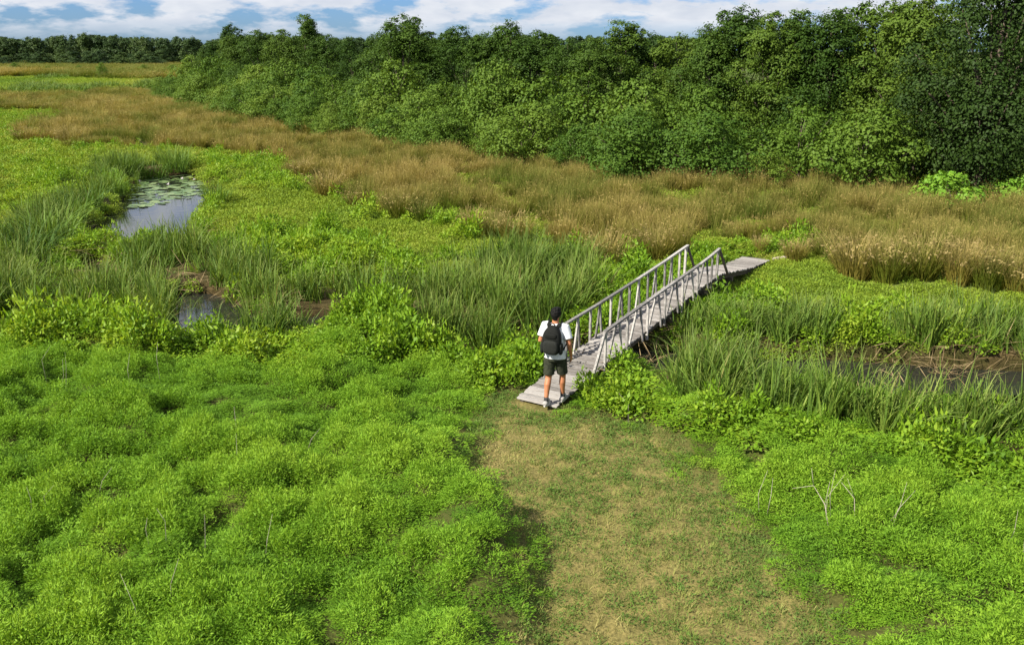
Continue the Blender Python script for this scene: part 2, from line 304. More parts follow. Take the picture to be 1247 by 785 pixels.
# ------------------------------------------------------------------ ground
def spaced(a, b, step, far_lo, far_hi, growth):
    m = list(np.arange(a, b + 1e-6, step)); s = step; q = m[-1]
    while q < far_hi: s *= growth; q += s; m.append(q)
    s = step; q = m[0]; lo = []
    while q > far_lo: s *= growth; q -= s; lo.append(q)
    return np.array(lo[::-1] + m)
xs = spaced(-15, 15, 0.13, -5000, 5000, 1.045); ys = spaced(6.5, 30, 0.125, -300, 8000, 1.028)
TX, TY = np.meshgrid(xs, ys, indexing='ij'); TZ = tz(TX, TY)
nx, ny = len(xs), len(ys)
def zone_colour(x, y):
    n = len(x); c = np.empty((n, 3)); c[:] = (0.050, 0.060, 0.016)
    f1 = fbm(x * 0.12, y * 0.12, 1); d = np.hypot(x, y)
    c[d > 70] = (0.07, 0.10, 0.025)
    k = inzone(x, y, 'meadow', 'meadowR', a=0.4); c[k] = (0.12, 0.16, 0.035)
    k = inzone(x, y, 'reedA', 'reedB', 'reedC', 'reedD', 'reedE', a=0.4) & (d < 70); c[k] = (0.060, 0.050, 0.022)
    k = inzone(x, y, 'rush', a=0.8); c[k] = np.array((0.075, 0.082, 0.020)) + (f1[k] - 0.5)[:, None] * np.array((0.06, 0.02, 0.01))
    k = inzone(x, y, 'fargreen', a=0.3); c[k] = np.array((0.15, 0.25, 0.03)) * (0.6 + 0.8 * fbm(x[k] * 0.09, y[k] * 0.09, 2))[:, None]
    k = inzone(x, y, 'farbrown', a=0.3); c[k] = np.array((0.085, 0.098, 0.026)) + (f1[k] - 0.5)[:, None] * np.array((0.10, -0.04, 0.0))
    pm = lookup(G_path, x, y); pm = np.where((np.abs(x) < 33) & (y < 63), pm, 0); k = np.clip(pm * 1.3, 0, 1)[:, None]; c = c * (1 - k) + np.array((0.165, 0.145, 0.058)) * k
    wm, far = carve(x, y); k = np.clip(wm * 2, 0, 1)[:, None]; c = c * (1 - k) + np.array((0.034, 0.023, 0.012)) * k
    return c
mg = bpy.data.materials.new('marsh_ground'); mg.use_nodes = True; nn = mg.node_tree.nodes; nn.clear(); n = nn.new; l = mg.node_tree.links.new
at = n('ShaderNodeAttribute'); at.attribute_name = 'col'
geo = n('ShaderNodeNewGeometry')
n1 = n('ShaderNodeTexNoise'); n1.inputs['Scale'].default_value = 3.0; n1.inputs['Detail'].default_value = 9; n1.inputs['Roughness'].default_value = 0.7; l(geo.outputs['Position'], n1.inputs['Vector'])
r1 = ramp(n, [(0.25, (0.45, 0.50, 0.35)), (0.5, (0.95, 0.95, 0.9)), (0.75, (1.5, 1.4, 1.3))]); l(n1.outputs['Fac'], r1.inputs[0])
mu = n('ShaderNodeMix'); mu.data_type = 'RGBA'; mu.blend_type = 'MULTIPLY'; mu.inputs[0].default_value = 1; l(at.outputs['Color'], mu.inputs[6]); l(r1.outputs[0], mu.inputs[7])
n2 = n('ShaderNodeTexNoise'); n2.inputs['Scale'].default_value = 26.0; n2.inputs['Detail'].default_value = 6; l(geo.outputs['Position'], n2.inputs['Vector'])
r2 = ramp(n, [(0.3, (0.6, 0.62, 0.55)), (0.7, (1.35, 1.3, 1.2))]); l(n2.outputs['Fac'], r2.inputs[0])
mu2 = n('ShaderNodeMix'); mu2.data_type = 'RGBA'; mu2.blend_type = 'MULTIPLY'; mu2.inputs[0].default_value = 1; l(mu.outputs[2], mu2.inputs[6]); l(r2.outputs[0], mu2.inputs[7])
pb = n('ShaderNodeBsdfPrincipled'); pb.inputs['Roughness'].default_value = 0.95; pb.inputs['Specular IOR Level'].default_value = 0.1; l(mu2.outputs[2], pb.inputs['Base Color'])
bu = n('ShaderNodeBump'); bu.inputs['Strength'].default_value = 0.6; bu.inputs['Distance'].default_value = 0.03; l(n2.outputs['Fac'], bu.inputs['Height']); l(bu.outputs[0], pb.inputs['Normal'])
oo = n('ShaderNodeOutputMaterial'); l(pb.outputs[0], oo.inputs[0])
V = np.stack([TX.ravel(), TY.ravel(), TZ.ravel()], 1)
I = (np.arange(nx - 1)[:, None] * ny + np.arange(ny - 1)[None]).ravel()
Q = np.stack([I, I + ny, I + ny + 1, I + 1], 1)
me = bpy.data.meshes.new('ground'); me.vertices.add(len(V)); me.vertices.foreach_set('co', V.ravel().astype(np.float32))
me.loops.add(Q.size); me.polygons.add(len(Q)); me.loops.foreach_set('vertex_index', Q.ravel().astype(np.int32))
me.polygons.foreach_set('loop_start', np.arange(0, Q.size, 4, dtype=np.int32)); me.polygons.foreach_set('use_smooth', np.ones(len(Q), bool)); me.update(calc_edges=True)
ca = me.color_attributes.new('col', 'FLOAT_COLOR', 'POINT'); cc4 = np.ones((len(V), 4), np.float32); cc4[:, :3] = np.clip(zone_colour(V[:, 0], V[:, 1]), 0.005, 1); ca.data.foreach_set('color', cc4.ravel())
me.materials.append(mg); go = bpy.data.objects.new('ground', me); COL.objects.link(go); tag(go, 'low marshy ground under the herbs, path and rushes', 'ground', kind='structure')
# water of the pond and the creek
mw, n, l = newmat('pond_water'); p = n('ShaderNodeBsdfPrincipled'); p.inputs['Base Color'].default_value = (0.02, 0.022, 0.018, 1); p.inputs['Roughness'].default_value = 0.06; p.inputs['IOR'].default_value = 1.33; p.inputs['Specular IOR Level'].default_value = 1.0
nw = n('ShaderNodeTexNoise'); nw.inputs['Scale'].default_value = 2.2; nw.inputs['Detail'].default_value = 3; gq = n('ShaderNodeNewGeometry'); l(gq.outputs['Position'], nw.inputs['Vector'])
bw = n('ShaderNodeBump'); bw.inputs['Strength'].default_value = 0.06; bw.inputs['Distance'].default_value = 0.05; l(nw.outputs['Fac'], bw.inputs['Height']); l(bw.outputs[0], p.inputs['Normal']); o_ = n('ShaderNodeOutputMaterial'); l(p.outputs[0], o_.inputs[0])
WZ = -0.24
def sheet(name, x0, x1, y0, y1, z, mat):
    return mesh_obj(name, [(x0, y0, z), (x1, y0, z), (x1, y1, z), (x0, y1, z)], [(0, 1, 2, 3)], mat)
tag(sheet('pond_water', -33, 33, 16.0, 46, WZ, mw), 'dark still water of the pond and creek reflecting the sky', 'water', kind='structure')
tag(sheet('creek_water', -95, -45, 120, 178, -0.30, mw), 'narrow strip of water behind the brown rushes', 'water', kind='structure')

# ------------------------------------------------------------------ plant prototypes (numpy kites and blades)
PROTO = bpy.data.collections.new('plant_prototypes')          # not linked to the scene; only scattered from
def kites(pos, dirs, nrm, ln, wd, fold=0.0):
    """leaf as a kite of 4 points: base, side, tip, side"""
    side = np.cross(dirs, nrm); side /= np.linalg.norm(side, axis=1, keepdims=True) + 1e-9
    ln = ln[:, None]; wd = wd[:, None]
    b = pos; t = pos + dirs * ln; mid = pos + dirs * ln * 0.45 - nrm * ln * fold
    v = np.stack([b, mid + side * wd / 2, t, mid - side * wd / 2], 1).reshape(-1, 3)
    f = np.arange(len(v)).reshape(-1, 4); return v, f
def unit(a): return a / (np.linalg.norm(a, axis=1, keepdims=True) + 1e-9)
def fastmesh(name, v, f, mat, attrs):
    me = bpy.data.meshes.new(name); k = f.shape[1]
    me.vertices.add(len(v)); me.vertices.foreach_set('co', v.astype(np.float32).ravel())
    me.loops.add(f.size); me.polygons.add(len(f)); me.loops.foreach_set('vertex_index', f.astype(np.int32).ravel())
    me.polygons.foreach_set('loop_start', np.arange(0, f.size, k, dtype=np.int32)); me.update(calc_edges=True)
    for a, d in attrs.items():
        q = me.attributes.new(a, 'FLOAT', 'POINT'); q.data.foreach_set('value', d.astype(np.float32))
    me.materials.append(mat); return me
def sprig(name, r, n, height, radius, ll, ww, mat, up=0.6, dome=True):
    th = r.random(n) * 2 * np.pi; q = np.sqrt(r.random(n)) * radius
    hh = height * (0.25 + 0.75 * r.random(n) ** 0.6) * (1 - 0.55 * (q / radius) ** 2 if dome else 1)
    pos = np.stack([q * np.cos(th), q * np.sin(th), hh], 1)
    out = np.stack([np.cos(th), np.sin(th), np.zeros(n)], 1)
    d = unit(out * 0.8 + r.normal(size=(n, 3)) * 0.55 + np.array([0, 0, up])); nr = unit(np.array([0, 0, 1.0]) + out * 0.4 + r.normal(size=(n, 3)) * 0.45)
    v, f = kites(pos, d, nr, ll * (0.6 + 0.8 * r.random(n)), ww * (0.7 + 0.6 * r.random(n)), 0.12)
    lv = np.repeat(r.random(n), 4); return fastmesh(name, v, f, mat, {'lv': lv, 'h': np.clip(v[:, 2] / height, 0, 1)})
def blades(name, r, n, h0, h1, wd, radius, lean, droop, mat, seg=4, heads=0):
    vs = []; fs = []; lv = []; hh = []; b = 0
    for i in range(n):
        th = r.random() * 6.283; q = math.sqrt(r.random()) * radius; h = h0 + (h1 - h0) * r.random()
        az = th + r.normal() * 0.7; d = np.array([math.cos(az), math.sin(az), 0]); sd_ = np.array([-math.sin(az + r.normal() * 0.6), math.cos(az), 0]); sd_ /= np.linalg.norm(sd_)
        base = np.array([q * math.cos(th), q * math.sin(th), -0.03]); le = lean * (0.3 + r.random()) ; dr = droop * r.random() ** 1.5; l_ = r.random()
        for k in range(seg + 1):
            t = k / seg; p_ = base + d * (le * t * h + dr * h * t ** 3) + np.array([0, 0, h * (t - 0.42 * dr * t ** 4)]); ww = wd * (1 - t ** 2.2) * 0.5 + 0.0006
            vs += [p_ - sd_ * ww, p_ + sd_ * ww]; hh += [t, t]; lv += [l_, l_]
        for k in range(seg): a = b + 2 * k; fs.append((a, a + 1, a + 3, a + 2))
        b += 2 * (seg + 1)
        if i < heads:                                                # loose seed head below the tip
            p_ = base + d * (le * 0.86 * h + dr * h * 0.63) + np.array([0, 0, h * (0.86 - 0.42 * dr * 0.55)])
            for k in range(2):
                o3 = r.normal(size=3); o3 /= np.linalg.norm(o3); s3 = np.cross(o3, d); s3 /= np.linalg.norm(s3) + 1e-9
                vs += [p_, p_ + o3 * 0.03 + s3 * 0.012, p_ + o3 * 0.065, p_ + o3 * 0.03 - s3 * 0.012]; fs.append((b, b + 1, b + 2, b + 3)); b += 4; hh += [1.0] * 4; lv += [0.9] * 4
    return fastmesh(name, np.array(vs), np.array(fs), mat, {'lv': np.array(lv), 'h': np.array(hh)})
def protos(name, meshes):
    c = bpy.data.collections.new(name); 
    for i, m in enumerate(meshes):
        c.objects.link(bpy.data.objects.new('%s_%02d' % (name, i), m))
    return c
R = lambda s: np.random.default_rng(s)
P_mug = protos('feathery_herb', [sprig('feathery_herb', R(i), 190, 0.27, 0.17, 0.045, 0.012, M_mug) for i in range(6)])
P_herb = protos('broad_herb', [sprig('broad_herb', R(20 + i), 70, 0.36, 0.20, 0.075, 0.040, M_herb, 0.15) for i in range(5)])
P_mead = protos('low_leaf', [sprig('low_leaf', R(40 + i), 60, 0.10, 0.19, 0.045, 0.018, M_mead, 0.4) for i in range(4)])
P_pleaf = protos('path_rosette', [sprig('path_rosette', R(60 + i), 24, 0.040, 0.08, 0.032, 0.011, M_pweed, 0.25) for i in range(3)])
P_reed = protos('cattail', [blades('cattail', R(80 + i), 12, 0.55, 1.20, 0.026, 0.16, 0.15, 0.48, M_reed, 5) for i in range(6)])
P_rush = protos('rush', [blades('rush', R(100 + i), 120, 0.45, 1.02, 0.010, 0.20, 0.26, 0.24, M_rush, 3, 16) for i in range(6)])
P_pgr = protos('path_grass', [blades('path_grass', R(120 + i), 26, 0.025, 0.06, 0.005, 0.09, 0.9, 0.5, M_pgr, 2) for i in range(4)])
def straw(i):
    r = R(140 + i); k = 16; pos = r.normal(size=(k, 3)) * np.array([0.22, 0.22, 0.03]) + np.array([0, 0, 0.06]); d = unit(r.normal(size=(k, 3)) * np.array([1, 0.6, 0.22])); nr = unit(r.normal(size=(k, 3)) * 0.4 + np.array([0, 0, 1]))
    v, f = kites(pos, d, nr, 0.25 + 0.4 * r.random(k), np.full(k, 0.012)); return fastmesh('straw', v, f, M_straw, {'lv': np.repeat(r.random(k), 4), 'h': np.zeros(4 * k)})
P_straw = protos('straw', [straw(i) for i in range(4)])

def gn_tree(coll):
    g = bpy.data.node_groups.new('scatter_' + coll.name, 'GeometryNodeTree')
    g.interface.new_socket('Geometry', in_out='INPUT', socket_type='NodeSocketGeometry'); g.interface.new_socket('Geometry', in_out='OUTPUT', socket_type='NodeSocketGeometry')
    N_ = g.nodes.new; L_ = g.links.new; gi = N_('NodeGroupInput'); go_ = N_('NodeGroupOutput')
    ip = N_('GeometryNodeInstanceOnPoints'); ci = N_('GeometryNodeCollectionInfo'); ci.inputs['Collection'].default_value = coll; ci.inputs['Separate Children'].default_value = True; ci.inputs['Reset Children'].default_value = True
    def na(nm, t):
        a = N_('GeometryNodeInputNamedAttribute'); a.data_type = t; a.inputs['Name'].default_value = nm; return a.outputs['Attribute']
    L_(gi.outputs[0], ip.inputs['Points']); L_(ci.outputs[0], ip.inputs['Instance']); ip.inputs['Pick Instance'].default_value = True
    L_(na('idx', 'INT'), ip.inputs['Instance Index']); L_(na('rot', 'FLOAT_VECTOR'), ip.inputs['Rotation']); L_(na('scl', 'FLOAT_VECTOR'), ip.inputs['Scale'])
    L_(ip.outputs[0], go_.inputs[0]); return g
def scatter(name, coll, x, y, z, scl, tint, label, cat, tilt=0.15, hs=None):
    n_ = len(x); me = bpy.data.meshes.new(name); me.vertices.add(n_); me.vertices.foreach_set('co', np.stack([x, y, z], 1).astype(np.float32).ravel())
    rot = np.stack([rng.normal(size=n_) * tilt, rng.normal(size=n_) * tilt, rng.random(n_) * 6.283], 1).astype(np.float32)
    a = me.attributes.new('rot', 'FLOAT_VECTOR', 'POINT'); a.data.foreach_set('vector', rot.ravel())
    s3 = np.stack([scl, scl, scl if hs is None else hs], 1).astype(np.float32); a = me.attributes.new('scl', 'FLOAT_VECTOR', 'POINT'); a.data.foreach_set('vector', s3.ravel())
    a = me.attributes.new('tint', 'FLOAT', 'POINT'); a.data.foreach_set('value', np.clip(tint, 0, 1).astype(np.float32))
    a = me.attributes.new('idx', 'INT', 'POINT'); a.data.foreach_set('value', rng.integers(0, len(coll.objects), n_).astype(np.int32))
    o = bpy.data.objects.new(name, me); COL.objects.link(o); m = o.modifiers.new('scatter', 'NODES'); m.node_group = gn_tree(coll)
    tag(o, label, cat, kind='stuff'); print(name, n_); return o
def sample(y0, y1, dens, margin=2.5):
    """random ground points in the wedge the picture can see, dens per square metre"""
    xm = 0.62 * y1 + margin; n_ = int((y1 - y0) * 2 * xm * dens); x = rng.uniform(-xm, xm, n_); y = rng.uniform(y0, y1, n_); k = np.abs(x) < 0.62 * y + margin
    return x[k], y[k]
def multi(*bands):
    a = [sample(*b) for b in bands]; return np.concatenate([q[0] for q in a]), np.concatenate([q[1] for q in a])
def clear_bridge(x, y, half=0.5):
    s, t = bridge_st(x, y); return ~((np.abs(t) < half) & (s > -0.25) & (s < BLEN + 0.3))
TUSSOCKS = [(398, 243, 1.9, 1.3), (366, 222, 1.7, 1.2), (436, 255, 1.4, 0.95), (487, 268, 1.6, 1.15), (512, 272, 1.3, 1.0), (574, 286, 1.4, 1.05), (600, 290, 1.5, 1.0), (627, 296, 1.6, 1.15), (735, 322, 1.6, 1.15), (748, 328, 1.3, 0.95), (800, 322, 1.5, 1.1), (1040, 341, 2.0, 1.35), (1080, 347, 1.8, 1.3), (1120, 346, 1.9, 1.35), (1165, 351, 1.6, 1.25), (1200, 354, 1.7, 1.25), (1240, 358, 1.7, 1.25), (968, 319, 1.2, 0.8), (1000, 313, 1.5, 0.95), (85, 176, 2.3, 1.2), (30, 174, 2.3, 1.2)]
TUP = [gpt(a, b) for a, b, c, d in TUSSOCKS]
def off_tussock(x, y, r=0.42):
    k = np.ones(len(x), bool)
    for p, t in zip(TUP, TUSSOCKS): k &= np.hypot(x - p[0], (y - p[1] + 0.25) * 0.7) > r * t[2] / 1.5
    return k
def wmask(x, y): return np.where((np.abs(x) < 33) & (y < 63), lookup(G_water, x, y), 0)
REEDS = ('reedA', 'reedB', 'reedC', 'reedD', 'reedE')
LOWZ = ('meadow', 'meadowR'); HERBS = ('herb', 'herbR')

# feathery herb cover, the bright lower half of the picture
x, y = multi((6.0, 12, 85), (12, 20, 75))
pm = lookup(G_path, x, y); k = (pm < 0.07 + 0.75 * rng.random(len(x)) ** 4.5) & clear_bridge(x, y, 0.55) & (wmask(x, y) < 0.1)
hb = inzone(x, y, *HERBS); rd = inzone(x, y, *REEDS)
k &= ~(hb & (rng.random(len(x)) < 0.80)) & ~(rd & (rng.random(len(x)) < 0.93)); 
u_, v_ = proj(x, y); k &= (v_ > 402 + 30 * rng.random(len(x)))
gap = fbm(x * 1.1 + 9, y * 1.1, 3, 3); k &= gap > 0.19
x, y = x[k], y[k]; pm = pm[k]; gap = sstep(0.22, 0.44, gap[k])
mv = 0.6 * sstep(0.32, 0.66, fbm(x * 1.9, y * 1.9, 1, 2)) + 0.4 * sstep(0.32, 0.68, fbm(x * 4.3, y * 4.3, 3, 2)); hgt = 0.30 + 1.05 * mv; hgt *= (1 - 0.5 * np.clip(pm * 4, 0, 1)) * (1 - 0.45 * np.clip(lookup(G_path2, x, y) * 2.2, 0, 1)) * (0.22 + 0.78 * gap)
scatter('feathery_herb_cover', P_mug, x, y, tz(x, y) - 0.02, 0.75 + 0.45 * rng.random(len(x)), -0.14 + 0.55 * fbm(x * 0.35, y * 0.35, 2) + 0.48 * mv + 0.30 * (rng.random(len(x)) - 0.5), 'dense bright green feathery herbs covering the ground beside the path', 'herbs', 0.18, hgt * (0.65 + 0.8 * rng.random(len(x))))
# broad leaved herbs nearer the creek and banks
x, y = multi((9, 20, 45), (20, 32, 34), (32, 50, 16), (50, 95, 4))
k = clear_bridge(x, y, 0.47) & off_tussock(x, y) & (wmask(x, y) < 0.38) & (lookup(G_path, x, y) < 0.15); rs = inzone(x, y, 'rush'); k &= ~rs
hb = inzone(x, y, *HERBS); rd = inzone(x, y, *REEDS); lw = inzone(x, y, *LOWZ); u_, v_ = proj(x, y)
default = (v_ < 425) & ~rd & ~lw
patch = fbm(x * 0.55 + 3, y * 0.55, 0, 2)
k &= (hb & ~rd) | (default & (patch > 0.36)) | (lw & (patch > 0.66)) | (rd & (patch > 0.50) & (v_ > 345) & ((u_ < 330) | (u_ > 850)) & (rng.random(len(x)) < 0.55))
x, y = x[k], y[k]; big = np.where((fbm(x * 0.9 + 30, y * 0.9, 3, 2) > 0.57) & (rng.random(len(x)) < 0.5), 1.0, 0.0) * (lookup(G_path, x, y) < 0.02)
hs = (1 + 0.45 * big) * (0.35 + 1.35 * sstep(0.3, 0.75, fbm(x * 1.1 + 3, y * 1.1, 0, 2))) * (0.8 + 0.5 * rng.random(len(x)))
scatter('leafy_herb_cover', P_herb, x, y, tz(x, y) - 0.03, (1 + 0.10 * big) * (0.75 + 0.5 * rng.random(len(x))), 0.15 + 0.7 * fbm(x * 0.4 + 7, y * 0.4, 3) + 0.4 * (rng.random(len(x)) - 0.5), 'yellow green broad leaved herbs growing along the creek banks', 'herbs', 0.2, hs)
# low meadow between creek and rushes
x, y = multi((14, 26, 55), (26, 40, 38), (40, 62, 14), (62, 95, 6))
k = clear_bridge(x, y, 0.45) & off_tussock(x, y, 0.3) & (wmask(x, y) < 0.45) & (lookup(G_path, x, y) < 0.5); u_, v_ = proj(x, y)
k &= (inzone(x, y, *LOWZ) | ((v_ < 430) & ~inzone(x, y, *REEDS))) & ~inzone(x, y, 'rush', a=0.3) | (inzone(x, y, 'rush') & (y < 48) & (rng.random(len(x)) < 0.30))
x, y = x[k], y[k]
scatter('low_meadow_cover', P_mead, x, y, tz(x, y) - 0.01, (0.9 + 0.7 * rng.random(len(x))) * np.clip(y / 26, 1, 2.2), 0.1 + 0.75 * fbm(x * 0.5, y * 0.3, 1) + 0.4 * (rng.random(len(x)) - 0.5), 'low bright green meadow between the creek and the brown rushes', 'meadow', 0.15)
# cattail reeds along the creek
x, y = multi((13, 22, 26), (22, 34, 20), (34, 60, 9))
k = inzone(x, y, *REEDS, a=0.5) & clear_bridge(x, y, 0.62) & (wmask(x, y) < 0.60) & (lookup(G_path, x, y) < 0.1)
cl = fbm(x * 0.8, y * 0.8, 2, 2); k &= cl > 0.37 + 0.10 * rng.random(len(x))
u_, v_ = proj(x, y); k &= ~((inpoly(u_, v_, [(205, 345), (265, 352), (310, 380), (300, 430), (210, 430)]) | inpoly(u_, v_, [(84, 300), (136, 298), (140, 335), (124, 352), (92, 350)])) & (rng.random(len(x)) < 0.9))
x, y = x[k], y[k]; cl = cl[k]
hs = (0.45 + 1.0 * cl) * (0.70 + 0.5 * rng.random(len(x)))
hs *= np.where(inzone(x, y, 'reedE'), 0.75, 1.0) * np.where(inzone(x, y, 'reedD') & (x > 4.5), 0.92, 1.0)
scatter('cattail_reeds', P_reed, x, y, np.maximum(tz(x, y), WZ - 0.1) - 0.03, 0.9 + 0.35 * rng.random(len(x)), 0.05 + 0.75 * fbm(x * 0.45, y * 0.45, 0) + 0.35 * (rng.random(len(x)) - 0.5), 'long bladed grey green cattail reeds standing along the creek', 'reeds', 0.20, hs)
# brown rushes
x, y = multi((20, 36, 1.15), (36, 60, 0.85), (60, 100, 0.42), (100, 150, 0.24))
tz_ = rng.random(len(x)); nb = 6; sp_ = 0.24 * np.clip(y / 45, 1, 2.4); tsz = 0.70 + 0.65 * rng.random(len(x))
tsz = np.repeat(tsz, nb); x0_ = np.repeat(x, nb); y0_ = np.repeat(y, nb); sp_ = np.repeat(sp_, nb) * tsz
x = x0_ + rng.normal(size=len(x0_)) * sp_; y = y0_ + rng.normal(size=len(x0_)) * sp_; tz_ = np.repeat(tz_, nb)
k = inzone(x, y, 'rush', a=0.55) & clear_bridge(x, y, 0.8)
cl = fbm(x * 0.5, y * 0.5, 3, 2); k &= (cl > 0.30 + 0.06 * rng.random(len(x))) | (y > 70); x, y = x[k], y[k]; cl = cl[k]; tz_ = tz_[k]; tsz = tsz[k]
tint = -0.25 - 0.12 * sstep(55, 90, y) + 1.35 * fbm(x * 0.22 + 4, y * 0.14, 0, 3) + 0.2 * (rng.random(len(x)) - 0.5) + 0.45 * (tz_ - 0.5)
sc_ = (0.85 + 0.5 * rng.random(len(x))) * np.clip(y / 45, 1, 2.4)
scatter('brown_rushes', P_rush, x, y, tz(x, y) - 0.03, sc_, tint, 'wide band of tan brown rushes in front of the trees', 'rushes', 0.13, (0.52 + 0.6 * cl) * tsz * (0.8 + 0.5 * rng.random(len(x))))
# far marsh: green and brown tussocky growth
x, y = multi((118, 215, 1.6)); k = inzone(x, y, 'fargreen', a=0.2) & ~inzone(x, y, 'water4', a=0.0) & ~inzone(x, y + 2.5, 'water4', a=0.0) & ~inzone(x, y + 6, 'water4', a=0.0); x, y = x[k], y[k]
scatter('far_green_marsh', P_mead, x, y, tz(x, y), 3.5 + 2.5 * rng.random(len(x)), -0.3 + 1.5 * fbm(x * 0.08, y * 0.05, 3) + 0.3 * (rng.random(len(x)) - 0.5), 'bright green flat marsh far off before the woods', 'marsh', 0.05, 2 + 3.5 * rng.random(len(x)) ** 2)
x, y = multi((118, 220, 1.2)); k = inzone(x, y, 'fargreen', a=0.25) & (fbm(x * 0.07 + 5, y * 0.05, 0) > 0.66); k |= inzone(x, y - 6, 'water4', a=0.0) | inzone(x, y - 10, 'water4', a=0.0) & ~inzone(x, y, 'water4', a=0.0); k &= ~inzone(x, y + 5, 'water4', a=0.0); x, y = x[k], y[k]
scatter('far_reeds', P_reed, x, y, tz(x, y), 3 + 1.5 * rng.random(len(x)), 0.1 + 0.4 * rng.random(len(x)), 'dark green reeds edging the far strip of water', 'reeds', 0.05, 0.9 + 0.4 * rng.random(len(x)))
x, y = multi((185, 380, 0.20)); k = inzone(x, y, 'farbrown', a=0.3); x, y = x[k], y[k]
scatter('far_brown_growth', P_rush, x, y, tz(x, y), 6 + 4 * rng.random(len(x)), -0.75 + 1.5 * fbm(x * 0.03, y * 0.02, 1) + 0.4 * rng.random(len(x)), 'reddish brown low growth at the foot of the far woods', 'rushes', 0.08, 1.2 + 0.9 * rng.random(len(x)))
# trodden path
x, y = multi((6.5, 16.5, 150)); pm = lookup(G_path, x, y); k = (pm > 0.25) & clear_bridge(x, y, 0.42); x, y = x[k], y[k]; pm = pm[k]
gr = 0.5 * fbm(x * 0.9, y * 0.6, 2, 3) + 0.5 * fbm(x * 3.1, y * 2.6, 0, 2) - 0.10 * sstep(12.5, 14.5, y)
scatter('trodden_path_grass', P_pgr, x, y, tz(x, y) - 0.005, 0.8 + 0.6 * rng.random(len(x)), 2.5 * gr - 0.90 + 0.45 * (rng.random(len(x)) - 0.5), 'short dry tan and green grass on the trodden path', 'grass', 0.3)
x, y = multi((6.5, 17, 150)); pm = lookup(G_path, x, y); gr = 0.5 * fbm(x * 0.9, y * 0.6, 2, 3) + 0.5 * fbm(x * 3.1, y * 2.6, 0, 2) - 0.10 * sstep(12.5, 14.5, y)
k = (pm > 0.2) & clear_bridge(x, y, 0.42) & (rng.random(len(x)) < np.clip(2.1 - 3.3 * gr + 0.8 * (1 - pm), 0.12, 1.0)); x, y = x[k], y[k]
scatter('path_weeds', P_pleaf, x, y, tz(x, y), (0.6 + 0.9 * rng.random(len(x)) ** 2), -0.1 + 0.6 * rng.random(len(x)), 'small green weeds creeping over the trodden path', 'weeds', 0.2)
# dead straw along the creek edges
x, y = multi((15, 32, 12)); wm = wmask(x, y); k = (wm > 0.04) & ((wm < 0.30) | ((x > 5) & (wm < 0.80))) & (fbm(x * 0.7, y * 0.7, 1) > 0.42); x, y = x[k], y[k]
scatter('dead_reed_litter', P_straw, x, y, np.maximum(tz(x, y), WZ) + 0.02, 0.8 + 0.6 * rng.random(len(x)), rng.random(len(x)), 'dry broken reed stalks lying along the creek', 'reed litter', 0.2)

